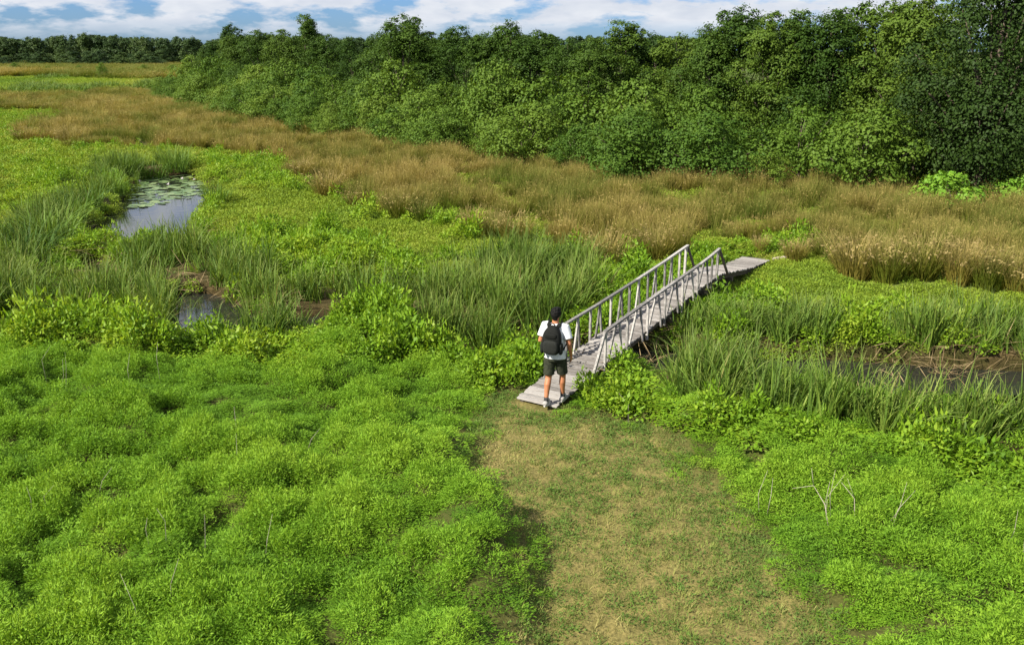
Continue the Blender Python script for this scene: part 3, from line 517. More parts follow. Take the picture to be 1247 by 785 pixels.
# ------------------------------------------------------------------ trees
def tree_mesh(seed, mat, height, width, z0, nlobe, leaf, npuff, nleaf, leaders=2, conic=0.5, trunk_r=0.13, under=0.15, puff=0.30):
    r = R(seed); lobes = []
    for i in range(nlobe):
        t = (i + r.random()) / nlobe; ang = i * 2.399 + r.normal() * 0.4
        pr = (math.sin(math.pi * min(1, under + (1 - under) * t) ** (1.0 - 0.35 * conic)) ** 0.6) * (1 - 0.35 * conic * t)
        lr = width * (0.16 + 0.12 * r.random()) * (1.15 - 0.5 * t)
        rr = max(0.05, width / 2 * pr - lr * 0.75) * (0.75 + 0.35 * r.random())
        lobes.append((np.array([rr * math.cos(ang), rr * math.sin(ang), z0 + (height - z0 - lr) * t + lr * 0.3]), lr))
    for i in range(leaders):
        a = r.random() * 6.28; q = width * (0.08 + 0.2 * r.random()); lr = width * (0.10 + 0.06 * r.random())
        for k in range(3): lobes.append((np.array([q * math.cos(a) + r.normal() * 0.08, q * math.sin(a) + r.normal() * 0.08, height * (0.84 + 0.07 * r.random()) - lr + k * lr * 0.62]), lr * (1 - 0.22 * k)))
    pos = []; nrm = []; lv = []
    for c, lr in lobes:
        n_ = max(6, int(npuff * (lr / (width * 0.2)) ** 2)); d = unit(r.normal(size=(n_, 3)) + np.array([0, 0, 0.25])); pc = c + d * lr * (0.62 + 0.46 * r.random((n_, 1)) ** 0.8) * np.array([1, 1, 0.85])
        for j in range(n_):
            m = int(nleaf * (0.6 + 0.8 * r.random())); pr = lr * puff * (0.6 + 0.8 * r.random())
            off = r.normal(size=(m, 3)) * np.array([1, 1, 0.62]); P_ = pc[j] + off * pr
            pos.append(P_); nrm.append(unit(d[j] * 0.7 + unit(off) * 0.9 + np.array([0, 0, 0.5]) + r.normal(size=(m, 3)) * 0.32)); lv.append(np.clip(np.full(m, 0.5 + 0.28 * r.normal()) + 0.2 * r.normal(size=m), 0, 1))
    pos = np.concatenate(pos); nrm = np.concatenate(nrm); lv = np.concatenate(lv); k = pos[:, 2] > 0.15; pos, nrm, lv = pos[k], nrm[k], lv[k]
    d = unit(np.cross(nrm, r.normal(size=nrm.shape)) + np.array([0, 0, -0.15])); m = len(pos)
    v, f = kites(pos, d, nrm, leaf * (0.7 + 0.7 * r.random(m)), leaf * 0.72 * (0.7 + 0.6 * r.random(m)), 0.08)
    crown = fastmesh('crown', v, f, mat, {'lv': np.repeat(lv, 4), 'h': np.zeros(len(v))})
    mb = MB(); top = height * 0.82; tp = []; sway = r.normal(size=2) * 0.12
    for k in range(7):
        t = k / 6; tp.append((sway[0] * math.sin(t * 3) * 1.5, sway[1] * math.sin(t * 2.4) * 1.5, -0.1 + top * t))
    mb.tube(tp, [trunk_r * (1.25 if k == 0 else 1 - 0.14 * k) for k in range(7)], 8)
    for c, lr in lobes[:nlobe]:
        zb = max(0.15, min(c[2] * 0.55, top * 0.9)); i = zb / top * 6; a = Vector(tp[int(i)]).lerp(Vector(tp[min(6, int(i) + 1)]), i - int(i)); b = Vector(c)
        mid = a.lerp(b, 0.5) + Vector((0, 0, -0.08 * (b - a).length)); r0 = trunk_r * 0.45 * (1 - 0.5 * zb / top)
        mb.tube([a, mid, b, b + (b - a).normalized() * lr * 0.4], [r0, r0 * 0.7, r0 * 0.42, r0 * 0.15], 6)
    trunk = bpy.data.meshes.new('trunk'); trunk.from_pydata(mb.v, [], mb.f); trunk.materials.append(M_bark); trunk.polygons.foreach_set('use_smooth', [True] * len(trunk.polygons))
    return trunk, crown, height, width
ALD = [tree_mesh(200 + i, M_tree, 9.0, 5.2 + 0.4 * (i % 3), 1.2, 13, 0.122, 54, 28, leaders=2 + i % 3, conic=[0.5, 0.2, 0.8, 0.4, 0.6, 0.3][i], puff=0.17) for i in range(6)]
SHR = [tree_mesh(300 + i, M_shrub, 3.2, 3.6 + 0.3 * i, 0.25, 11, 0.105, 40, 20, leaders=1, conic=0.25, trunk_r=0.06, under=0.06, puff=0.17) for i in range(5)]
DRK = [tree_mesh(400 + i, M_dark, 9.5, 7.0, 0.7, 26, 0.112, 64, 32, leaders=1, conic=0.25, trunk_r=0.2, puff=0.16) for i in range(2)]
BRI = [tree_mesh(420 + i, M_brite, 1.7, 2.6, 0.15, 10, 0.12, 14, 30, leaders=0, conic=0.2, trunk_r=0.04, puff=0.28) for i in range(2)]
ntri = sum(len(c.polygons) * 2 for t, c, h, w_ in ALD + SHR + DRK + BRI); print('tree proto tris', ntri)
def put_tree(name, proto, x, y, height, wscale, label, cat, group=None, rz=None):
    t, c, h, w_ = proto; s = height / h
    o = empty(name, (x, y, float(tz(np.array([x]), np.array([y]))[0]) - 0.03), rng.random() * 6.283 if rz is None else rz); o.scale = (s * wscale, s * wscale, s)
    for nm, me_ in (('trunk', t), ('crown', c)):
        q = bpy.data.objects.new(nm, me_); COL.objects.link(q); q.parent = o
    return tag(o, label, cat, group)
EDGE = [(a_, b_ + 0.075 * (b_ - 62)) for a_, b_ in [(188, 117), (230, 127), (270, 137), (330, 150), (380, 160), (430, 168), (470, 176), (560, 188), (640, 200), (700, 208), (760, 213), (850, 217), (950, 222), (1020, 231), (1100, 240), (1180, 246), (1247, 247), (1420, 250)]]
EG = np.array([gpt(u, v)[:2] for u, v in EDGE]); seg = np.linalg.norm(np.diff(EG, axis=0), axis=1); cum = np.concatenate([[0], np.cumsum(seg)])
def along(s): return np.array([np.interp(s, cum, EG[:, 0]), np.interp(s, cum, EG[:, 1])])
def inward(s):
    d = along(min(s + 1, cum[-1])) - along(max(s - 1, 0)); d /= np.linalg.norm(d); return np.array([-d[1], d[0]])
s = 1.0; i = 0
while s < cum[-1]:
    p_ = along(s); q = inward(s); hh = 2.3 + 1.7 * rng.random(); off = 0.6 + 2.2 * rng.random(); c = p_ + q * off; u_, v_ = proj(c[0], c[1])
    if u_ < 1075 or u_ > 1300:
        put_tree('willow_shrub', SHR[i % 5], c[0], c[1], hh, 1.0 + 0.25 * rng.random(), 'rounded mid green shrub in the row edging the brown rushes', 'shrub', 'shrubs along the edge of the rushes')
    if rng.random() < 0.35 and u_ < 1060:
        c2 = p_ + q * (0.2 + 0.4 * rng.random()); put_tree('willow_shrub', SHR[(i + 2) % 5], c2[0] + rng.normal() * 0.6, c2[1], 1.5 + 0.6 * rng.random(), 1.2, 'small low shrub standing forward of the shrub row among the rushes', 'shrub', 'low shrubs in front of the shrub row')
    s += 2.4 + 1.6 * rng.random(); i += 1
# second row of taller shrubs
s = 2.0; i = 0
while s < cum[-1] - 1:
    p_ = along(s); q = inward(s); c = p_ + q * (4.2 + 1.6 * rng.random()); u_, v_ = proj(c[0], c[1])
    if u_ < 1090:
        put_tree('tall_shrub', SHR[(i + 1) % 5], c[0], c[1], 4.0 + 1.6 * rng.random(), 0.85 + 0.2 * rng.random(), 'tall leafy shrub between the low shrub row and the trees', 'shrub', 'tall shrubs behind the front row')
    s += 5.2 + 2.4 * rng.random(); i += 1
# trees behind, heights from the skyline of the photograph
SKYL = [(150, 58), (205, 50), (235, 46), (262, 26), (290, 40), (318, 34), (350, 34), (378, 16), (402, 42), (430, 42), (462, 38), (494, 14), (525, 36), (560, 30), (590, 40), (622, 20), (655, 34), (690, 46), (716, 44), (752, 26), (790, 44), (820, 42), (858, 24), (890, 8), (925, 12), (960, 18), (1000, 14), (1030, -4), (1065, -8), (1110, -12)]
for i, (u, v) in enumerate(SKYL):
    # where the sight line in plan crosses the line of trees set back from the edge
    back = 6.5 + 4.0 * rng.random(); best = None
    for ss in np.linspace(0, cum[-1], 400):
        c = along(ss) + inward(ss) * back; e = abs(proj(c[0], c[1])[0] - u)
        if best is None or e < best[0]: best = (e, c)
    c = best[1]; r_ = ray(u, v); top = CH + r_[2] / r_[1] * c[1]; top = min(max(top, 5.5), 13.0)
    put_tree('alder_tree', ALD[i % 6], c[0], c[1], top * 1.0, 1.0 + 0.3 * rng.random(), *(('tall tree whose ragged top stands well above its neighbours behind the shrubs', 'tree', 'tall trees standing above the tree line') if v <= 20 and u < 900 else ('lower bushy tree filling a dip in the tree line behind the shrubs', 'tree', 'lower trees filling dips in the tree line') if v >= 40 else ('bushy green tree with a ragged top rising behind the shrubs', 'tree', 'trees behind the shrub row')))
s = 0.0; i = 0
while s < cum[-1]:
    p_ = along(s); q = inward(s); c = p_ + q * (12 + 3 * rng.random()); u_, v_ = proj(c[0], c[1]); sk = np.interp(u_, [a for a, b in SKYL], [b for a, b in SKYL]) + 14; r_ = ray(u_, sk); top = CH + r_[2] / r_[1] * c[1]
    put_tree('alder_tree', ALD[(i + 3) % 6], c[0], c[1], min(max(top, 5.5), 11), 0.95 + 0.2 * rng.random(), 'bushy green tree standing deeper in the wood behind the front trees', 'tree', 'trees deeper in the wood')
    s += 5.5; i += 1
for i, (u, v, back, hh) in enumerate([(1190, 246, 3.6, 10.2), (1330, 248, 3.4, 9.8)]):
    best = min(((abs(proj(*(along(ss) + inward(ss) * back))[0] - u), tuple(along(ss) + inward(ss) * back)) for ss in np.linspace(0, cum[-1], 500)))
    put_tree('dark_leaved_tree', DRK[i], best[1][0], best[1][1], hh, 1.0, ['large dense dark leaved tree right behind the wide bright green shrub', 'second dark leaved tree standing past the one behind the bright green shrub'][i], 'tree')
for i, (u, v, hh, wd) in enumerate([(1150, 262, 1.75, 1.15), (1245, 258, 1.5, 0.95)]):
    g_ = gpt(u, v); put_tree('bright_green_shrub', BRI[i], g_[0], g_[1], hh, wd, ['wide bright green low shrub at the foot of the dark leaved tree', 'small bright green shrub beside the wider one under the dark leaved tree'][i], 'shrub')
# far woods: one mass on the horizon
FW = protos('far_tree', [tree_mesh(500 + i, M_fwood, 10.0, 6.5, 0.3, 10, 0.42, 12, 16, leaders=1, conic=0.4, puff=0.3)[1] for i in range(4)])
n_ = 900; x = rng.uniform(-330, 90, n_); frt = rng.random(n_) < 0.28; y = np.where(frt, 326 + 26 * rng.random(n_), 352 + 30 * rng.random(n_)) + 0.10 * (x + 330)
scatter('far_woods', FW, x, y, np.zeros(n_), 1.0 + 0.3 * rng.random(n_), rng.random(n_), 'far dark green woods along the horizon', 'woods', 0.03, (1.02 + 0.22 * rng.random(n_)) * (0.80 + 0.4 * fbm(x * 0.03, y * 0.0, 1)) * np.where(frt, 0.22 + 0.35 * rng.random(n_), 1.0))
for u, v, h_, wd in [(126, 96, 3.6, 0.7), (176, 90, 2.6, 1.2), (60, 90, 2.2, 1.4), (20, 88, 2.8, 1.3), (98, 89, 2.2, 1.5), (150, 92, 2.0, 1.4), (210, 92, 2.8, 1.2), (228, 97, 2.6, 1.2)]:
    g_ = gpt(u, v); put_tree('marsh_bush', SHR[1], g_[0], g_[1], h_, wd, 'lone dark bush standing on the far marsh before the woods', 'bush', 'bushes on the far marsh')

# ------------------------------------------------------------------ single tussocks and reed clumps that stand apart
TUS = [blades('blades', R(600 + i), 320, 0.55, 1.05, 0.010, 0.20, 0.36, 0.22, M_rusho, 4, 70) for i in range(4)]
def put_clump(name, me_, u, v, sc, hsc, label, cat, group):
    g_ = gpt(u, v); o = bpy.data.objects.new(name, me_); COL.objects.link(o); o.location = (g_[0], g_[1], float(tz(g_[0:1], g_[1:2])[0]) - 0.02); o.scale = (sc, sc, hsc); o.rotation_euler[2] = rng.random() * 6.28
    return tag(o, label, cat, group)
for i, (u, v, s_, h_) in enumerate(TUSSOCKS):
    put_clump('rush_tussock', TUS[i % 4], u, v, s_, h_, 'tan tipped rush tussock standing apart at the edge of the rushes', 'rushes', 'rush tussocks at the edge of the rush band')
g_ = put_clump('rush_tussock', TUS[1], 926, 312, 0.7, 0.72, 'small upright rush tussock beside the far end of the footbridge', 'rushes', None)
RCL = [blades('blades', R(640 + i), 130, 0.7, 1.35, 0.026, 0.42, 0.24, 0.75, M_reedo, 5) for i in range(3)]
for i, (u, v, s_, h_) in enumerate([(58, 300, 1.7, 1.1), (82, 278, 1.5, 1.1), (104, 258, 1.6, 1.1), (136, 238, 1.3, 1.0), (34, 318, 1.7, 1.0), (150, 214, 1.6, 1.1), (185, 211, 1.6, 1.2), (215, 208, 1.5, 1.15), (120, 222, 1.5, 0.9), (270, 232, 1.3, 0.8), (265, 250, 1.1, 0.8)]):
    put_clump('reed_clump', RCL[i % 3], u, v, s_, h_, 'thick clump of long green reeds on the pond bank', 'reeds', 'reed clumps around the pond')
# water lilies
pad = MB(); ring = [(0, 0, 0.004)] + [(math.cos(a), math.sin(a), 0.006 * math.sin(3 * a)) for a in np.linspace(0.22, 6.06, 16)]
pad_me = bpy.data.meshes.new('lily_pad'); pad_me.from_pydata(ring, [], [(0, k, k + 1) for k in range(1, 16)]); pad_me.materials.append(M_pad)
cnt = 0
for k in range(2000):
    u = rng.uniform(160, 268); v = rng.uniform(211, 253); g_ = gpt(u, v, WZ)
    if v > 250 - 0.20 * (u - 160) + 8 * rng.random() or float(tz(g_[0:1], g_[1:2])[0]) > WZ - 0.04: continue
    o = bpy.data.objects.new('lily_pad', pad_me); COL.objects.link(o); o.location = (g_[0], g_[1], WZ + 0.006 + 0.0006 * (cnt % 40)); o.scale = [0.12 + 0.12 * rng.random()] * 3
    o.rotation_euler = (rng.normal() * 0.05, rng.normal() * 0.05, rng.random() * 6.28); tag(o, 'round green lily pad floating on the pond', 'lily pad', 'lily pads on the pond'); cnt += 1
    if cnt > 250: break
for k, (u, v) in enumerate([(170, 222), (184, 216), (222, 219), (237, 220), (205, 226)]):
    g_ = gpt(u, v, WZ); pos = np.zeros((14, 3)); a = np.arange(14) * 2.4; el = np.where(np.arange(14) < 8, 0.45, 1.1); d = np.stack([np.cos(a) * np.cos(el), np.sin(a) * np.cos(el), np.sin(el)], 1); nr = unit(np.stack([-np.cos(a) * np.sin(el), -np.sin(a) * np.sin(el), np.cos(el)], 1))
    v4, f4 = kites(pos, d, nr, np.full(14, 0.13), np.full(14, 0.05)); o = mesh_obj('water_lily_flower', v4, f4, M_petal); o.location = (g_[0], g_[1], WZ + 0.02)
    tag(o, 'pale open water lily flower among the lily pads', 'flower', 'water lily flowers on the pond')
# bleached dead stalks standing in the herbs
def stalk(pts, r0, label, group=None, tw=()):
    mb = MB(); P_ = []
    for (u, v, h_) in pts: g_ = gpt(u, v); P_.append(Vector((g_[0], g_[1], h_)))
    b0 = P_[0].copy(); z0 = float(tz(np.array([b0.x]), np.array([b0.y]))[0]); L_ = [Vector((p.x - b0.x, p.y - b0.y, p.z)) for p in P_]
    mb.tube(L_, [r0 * (1 - 0.7 * k / max(1, len(L_) - 1)) for k in range(len(L_))], 6)
    for (i0, dxx, dyy, dzz) in tw: mb.tube([L_[i0], L_[i0] + Vector((dxx, dyy, dzz)) * 0.5, L_[i0] + Vector((dxx, dyy, dzz))], [r0 * 0.6, r0 * 0.45, r0 * 0.2], 5)
    o = mb.build('dead_branch', M_twig, None, True); o.location = (b0.x, b0.y, z0); return tag(o, label, 'branch', group)
stalk([(1010, 660, -0.05), (1000, 655, 0.36), (985, 645, 0.52), (960, 645, 0.48)], 0.007, 'bleached forked dead branch lying on the herbs right of the path', None, [(1, 0.05, 0.05, 0.3), (2, -0.05, 0.0, 0.25)])
stalk([(1040, 655, -0.05), (1035, 652, 0.40), (1018, 645, 0.55)], 0.0065, 'second bleached dead branch bending over beside the forked one', None, [(1, -0.12, 0, 0.28)])
g0 = 'lone dead stalks among the feathery herbs'
for (u, v, lean, h_) in [(1075, 660, 0.22, 0.62), (1082, 665, 0.16, 0.6), (1005, 640, 0.10, 0.75), (1012, 640, -0.02, 0.7), (925, 628, -0.03, 0.65), (933, 630, 0.03, 0.62), (1218, 690, 0.2, 0.6), (1240, 715, 0.02, 0.7), (250, 690, 0.16, 0.75), (205, 690, -0.06, 0.7), (322, 690, 0.14, 0.65), (186, 690, 0.0, 0.55), (118, 610, 0.22, 0.6), (60, 480, 0.10, 0.9), (80, 482, 0.04, 0.8), (72, 484, 0.12, 0.7), (160, 480, 0.05, 0.7), (196, 470, 0.02, 1.0), (290, 545, 0.0, 0.7), (40, 640, 0.02, 0.6), (63, 638, 0.0, 0.55), (372, 560, 0.2, 0.5), (765, 520, -0.05, 0.5), (300, 590, -0.1, 0.55), (210, 750, 0.03, 0.6), (170, 770, -0.04, 0.6)]:
    stalk([(u, v, -0.05), (u + lean * 40 + rng.normal() * 2.5, v + rng.normal() * 3, h_ * (0.45 + 0.2 * rng.random())), (u + lean * 95 + rng.normal() * 4, v, (h_ + 0.04) * (0.75 + 0.35 * rng.random()))], 0.0045, 'thin bleached dead stalk standing up from the feathery herbs', g0)
stalk([(690, 283 + 40, 0.3), (700, 283 + 38, 0.34)], 0.01, 'short pale dead stick in the meadow before the rushes', None)
g_ = gpt(955, 318); mb = MB(); mb.tube([(-0.35, 0, 0.05), (0, 0.04, 0.08), (0.4, -0.06, 0.05)], [0.05, 0.06, 0.035], 8); o = mb.build('log', M_twig, None, True); o.location = (g_[0], g_[1], float(tz(g_[0:1], g_[1:2])[0])); tag(o, 'short bleached log on the ground past the footbridge end', 'log')

# ------------------------------------------------------------------ footbridge
br = empty('footbridge', (BP0[0], BP0[1], 0), -BR_A)        # local +y runs along the bridge, +x to its right
tag(br, 'narrow weathered grey wooden footbridge with slatted handrails arching over the creek', 'footbridge')
random.seed(4)
plank_me = []
for k in range(6):
    bm = bmesh.new(); bmesh.ops.create_cube(bm, size=1.0)
    for vv in bm.verts: vv.co = Vector((vv.co.x * (BW + random.uniform(-0.01, 0.05)), vv.co.y * 0.122, vv.co.z * 0.032)) + Vector((random.uniform(-0.008, 0.008), random.uniform(-0.004, 0.004), random.uniform(-0.002, 0.002)))
    bmesh.ops.bevel(bm, geom=bm.edges[:], offset=0.006, segments=1, affect='EDGES'); m_ = bpy.data.meshes.new('plank'); bm.to_mesh(m_); bm.free(); m_.materials.append(M_wood); plank_me.append(m_)
s = 0.07
while s < BLEN:
    o = bpy.data.objects.new('plank', random.choice(plank_me)); COL.objects.link(o); o.parent = br
    sl = math.atan((deckz(s + 0.3) - deckz(s - 0.3)) / 0.6); o.location = (random.uniform(-0.018, 0.018), s, deckz(s) - 0.016 + random.uniform(-0.004, 0.004)); o.rotation_euler = (sl + random.uniform(-0.02, 0.02), random.uniform(-0.012, 0.012), random.uniform(-0.02, 0.02) + (math.pi if random.random() < 0.5 else 0))
    s += 0.144 + random.uniform(-0.003, 0.004)
def PT(sx, s_, z): return Vector((sx, s_, z))
ks = [0.05] + DECK_S[2:-2] + [BLEN - 0.03]
for sx in (-0.3, 0.3):                                        # stringers under the deck
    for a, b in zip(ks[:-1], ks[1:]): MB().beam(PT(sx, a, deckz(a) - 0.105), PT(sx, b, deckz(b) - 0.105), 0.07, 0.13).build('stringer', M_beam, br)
for s_ in (0.9, 3.2, 5.4, 7.6, 9.6, 11.6):                    # trestle posts
    zb = deckz(s_) - 0.20
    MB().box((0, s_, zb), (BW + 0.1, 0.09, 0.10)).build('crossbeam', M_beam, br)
    for sx in (-0.27, 0.27):
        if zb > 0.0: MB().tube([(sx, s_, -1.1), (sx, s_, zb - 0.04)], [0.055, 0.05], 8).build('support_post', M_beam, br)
RS = [1.95, 3.95, 5.45, 7.2, 8.42]; RZ = [0.94, 1.04, 1.12, 1.21, 1.33]
def railz(s_, side): return float(np.interp(s_, RS, RZ)) + (0.012 * math.sin(s_ * 2.1 + side))
for side in (-1, 1):
    X = side * (BW / 2 + 0.015); J = lambda a: random.uniform(-a, a)
    rs = [1.93, 3.95, 5.5, 7.1, 8.0, 8.46] if side > 0 else [1.60, 3.4, 5.3, 7.2, 8.46]
    for a, b in zip(rs[:-1], rs[1:]):
        MB().beam(PT(X, a - 0.015, railz(a, side)), PT(X + J(0.008), b + 0.015, railz(b, side)), 0.074, 0.038).build('handrail', M_rail, br, bevel=0.006)
    for i in range(7):                                        # upright posts
        s_ = 1.97 + i * 1.0 + J(0.03)
        MB().beam(PT(X + J(0.01), s_, deckz(s_) - 0.20), PT(X, s_ + J(0.015), railz(s_, side) - 0.020), 0.046 + J(0.006), 0.046, (0, 1, 0)).build('post', M_rail, br, bevel=0.004)
    MB().beam(PT(X, 8.36, deckz(8.4) - 0.2), PT(X, 8.38, railz(8.38, side) - 0.022), 0.055, 0.055, (0, 1, 0)).build('post', M_rail, br, bevel=0.004)
    for i in range(6):                                        # pairs of struts leaning together under the rail
        s_ = 2.47 + i * 1.0 + J(0.04); xo = X + side * 0.004
        MB().beam(PT(X - side * 0.045, s_ - 0.30 + J(0.03), deckz(s_ - 0.30) - 0.10), PT(X - side * 0.012, s_ - 0.02, railz(s_, side) - 0.020), 0.060 + J(0.008), 0.034, (1, 0, 0)).build('strut', M_rail, br, bevel=0.004)
        MB().beam(PT(X + side * 0.045, s_ + 0.20 + J(0.03), deckz(s_ + 0.20) - 0.12), PT(X + side * 0.03, s_ + 0.045, railz(s_, side) - 0.020), 0.052 + J(0.008), 0.034, (1, 0, 0)).build('strut', M_rail, br, bevel=0.004)
    MB().beam(PT(X + side * 0.02, 1.38, deckz(1.38) - 0.06), PT(X, 1.93, railz(1.95, side) - 0.018), 0.062, 0.045, (1, 0, 0)).build('end_brace', M_rail, br, bevel=0.004)
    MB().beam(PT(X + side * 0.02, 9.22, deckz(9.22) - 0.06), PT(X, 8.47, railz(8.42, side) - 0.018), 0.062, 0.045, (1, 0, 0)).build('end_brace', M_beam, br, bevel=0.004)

# ------------------------------------------------------------------ the walker and his backpack
M_skin = simplemat('skin', (0.36, 0.140, 0.062), (0.42, 0.175, 0.085), 12, 0.55, 0.35)
M_hair = simplemat('black_hair', (0.004, 0.004, 0.004), (0.010, 0.009, 0.008), 60, 0.7, 0.15, 0.5)
M_shirt = simplemat('white_cotton', (0.58, 0.60, 0.63), (0.66, 0.67, 0.69), 14, 0.9, 0.1, 0.25)
M_short = simplemat('olive_black_shorts', (0.018, 0.021, 0.015), (0.05, 0.055, 0.035), 25, 0.9, 0.1, 0.2)
M_shoe = simplemat('grey_shoe', (0.24, 0.23, 0.22), (0.42, 0.40, 0.38), 30, 0.8)
M_sole = simplemat('pale_sole', (0.55, 0.53, 0.5), None, 10, 0.7)
M_sock = simplemat('dark_sock', (0.03, 0.03, 0.032), (0.05, 0.05, 0.05), 30, 0.95)
M_pack = simplemat('black_pack_fabric', (0.006, 0.0065, 0.006), (0.014, 0.015, 0.013), 90, 0.8, 0.12, 0.4)
M_mesh = simplemat('pack_pocket_fabric', (0.008, 0.009, 0.008), (0.026, 0.028, 0.024), 70, 0.8, 0.15, 0.4)
def remeshed(mb, name, mat, parent, voxel, smooth=6):
    t = mb.build('tmp', mat); m = t.modifiers.new('r', 'REMESH'); m.mode = 'VOXEL'; m.voxel_size = voxel; m.use_smooth_shade = True
    s_ = t.modifiers.new('s', 'SMOOTH'); s_.factor = 0.5; s_.iterations = smooth
    dg = bpy.context.evaluated_depsgraph_get(); me_ = bpy.data.meshes.new_from_object(t.evaluated_get(dg)); bpy.data.objects.remove(t)
    me_.name = name; me_.materials.clear(); me_.materials.append(mat); me_.polygons.foreach_set('use_smooth', [True] * len(me_.polygons))
    o = bpy.data.objects.new(name, me_); COL.objects.link(o); o.parent = parent; return o
mg_ = gpt(675, 490.5, 0.085); mrz = rad(-20)
man = empty('person', (mg_[0], mg_[1], 0.083), mrz)           # local +y is where he walks
tag(man, 'person in white t-shirt and dark shorts stepping onto the footbridge, seen from behind', 'person')
LA, RA = Vector((-0.105, -0.15, 0.085)), Vector((0.10, 0.17, 0.09))     # ankles: left behind, right ahead
LK, RK = Vector((-0.105, -0.015, 0.475)), Vector((0.105, 0.135, 0.485)); LH, RH = Vector((-0.09, 0.0, 0.90)), Vector((0.09, 0.02, 0.90))
LS, RSh = Vector((-0.185, 0.01, 1.415)), Vector((0.185, 0.0, 1.405)); LE, RE = Vector((-0.255, -0.05, 1.14)), Vector((0.265, -0.045, 1.135))
LWr, RWr = Vector((-0.16, 0.17, 1.16)), Vector((0.275, 0.05, 0.90))
body = MB()
for h_, k_, a_ in ((LH, LK, LA), (RH, RK, RA)):
    c1 = k_.lerp(a_, 0.30) + Vector((0, -0.022, 0)); body.tube([h_, h_.lerp(k_, 0.5), k_, c1, k_.lerp(a_, 0.65) + Vector((0, -0.01, 0)), a_], [0.092, 0.078, 0.056, 0.058, 0.043, 0.036], 14)
    body.ell(k_, (0.056, 0.06, 0.065)); body.ell(a_ + Vector((0, 0.05, -0.045)), (0.038, 0.115, 0.035)); body.ell(a_ + Vector((0, -0.03, -0.04)), (0.034, 0.045, 0.045))
body.tube([(0, 0, 0.84), (0, 0.0, 0.93), (0, 0.01, 1.05), (0, 0.0, 1.20), (0, -0.005, 1.34), (0, -0.01, 1.44)], [(0.150, 0.105), (0.170, 0.118), (0.145, 0.10), (0.165, 0.112), (0.178, 0.108), (0.11, 0.075)], 20)
body.tube([(0, -0.005, 1.40), (0, 0.005, 1.50), (0, 0.018, 1.57)], [0.072, 0.057, 0.055], 14)
body.ell((0, 0.035, 1.625), (0.074, 0.092, 0.108)); body.ell((0, 0.07, 1.570), (0.052, 0.055, 0.058))
body.ell((0, 0.128, 1.615), (0.012, 0.02, 0.022)); body.ell((0, 0.118, 1.577), (0.024, 0.01, 0.008)); body.ell((0, 0.113, 1.655), (0.05, 0.014, 0.012))
for sx in (-1, 1): body.ell((sx * 0.077, 0.025, 1.615), (0.010, 0.020, 0.031)); body.ell((sx * 0.03, 0.118, 1.630), (0.012, 0.008, 0.008))
for s_, e_, w_ in ((LS, LE, LWr), (RSh, RE, RWr)):
    body.ell(s_, (0.062, 0.062, 0.062)); body.tube([s_, s_.lerp(e_, 0.5), e_, e_.lerp(w_, 0.3), w_], [0.054, 0.047, 0.040, 0.041, 0.027], 12)
def hand(mb, w_, d, palm_n, thumb_side, curl):
    d = Vector(d).normalized(); n_ = Vector(palm_n).normalized(); sd_ = d.cross(n_).normalized()
    c = w_ + d * 0.05; mb.tube([w_ - d * 0.01, w_ + d * 0.03, w_ + d * 0.085], [(0.026, 0.020), (0.036, 0.017), (0.038, 0.015)] if abs(sd_.x) > 0.5 else [(0.020, 0.026), (0.017, 0.036), (0.015, 0.038)], 10)
    for i, ln in enumerate((0.070, 0.080, 0.075, 0.058)):
        b = w_ + d * 0.08 + sd_ * thumb_side * (0.028 - 0.0187 * i); p1 = b + d * ln * 0.45 + n_ * curl * ln * 0.2; p2 = p1 + (d * (1 - curl * 0.6) + n_ * curl).normalized() * ln * 0.32; p3 = p2 + (d * (1 - curl) + n_ * curl * 1.4).normalized() * ln * 0.28
        mb.tube([b - d * 0.02, b, p1, p2, p3], [0.0085, 0.0088, 0.0082, 0.0075, 0.0062], 8)
    b = w_ + d * 0.03 + sd_ * thumb_side * 0.030; mb.tube([b - sd_ * thumb_side * 0.012, b + sd_ * thumb_side * 0.016 + d * 0.02 + n_ * 0.006, b + sd_ * thumb_side * 0.026 + d * 0.046 + n_ * 0.014, b + sd_ * thumb_side * 0.024 + d * 0.066 + n_ * 0.02], [0.012, 0.0105, 0.0095, 0.0075], 8)
hand(body, RWr, (0.03, 0.22, -1), (-1, 0, 0), 1, 0.55)
hand(body, LWr, (0.45, 0.35, 0.75), (0.2, -1, 0.2), -1, 0.85)
remeshed(body, 'body', M_skin, man, 0.0055, 3)
hair = MB(); hair.ell((0, 0.025, 1.672), (0.092, 0.104, 0.098)); hair.ell((0, -0.03, 1.655), (0.078, 0.062, 0.082)); hair.ell((0, -0.030, 1.588), (0.050, 0.036, 0.050)); hair.ell((0.015, 0.045, 1.728), (0.07, 0.07, 0.045))
for sx in (-1, 1): hair.ell((sx * 0.070, 0.02, 1.665), (0.022, 0.035, 0.05))
for k in range(40):
    a = random.random() * 6.28; e = random.random() * 1.2; hair.ell((0.08 * math.cos(a) * math.cos(e), 0.015 + 0.095 * math.sin(a) * math.cos(e), 1.685 + 0.088 * math.sin(e)), (0.016, 0.016, 0.012), 8, 5)
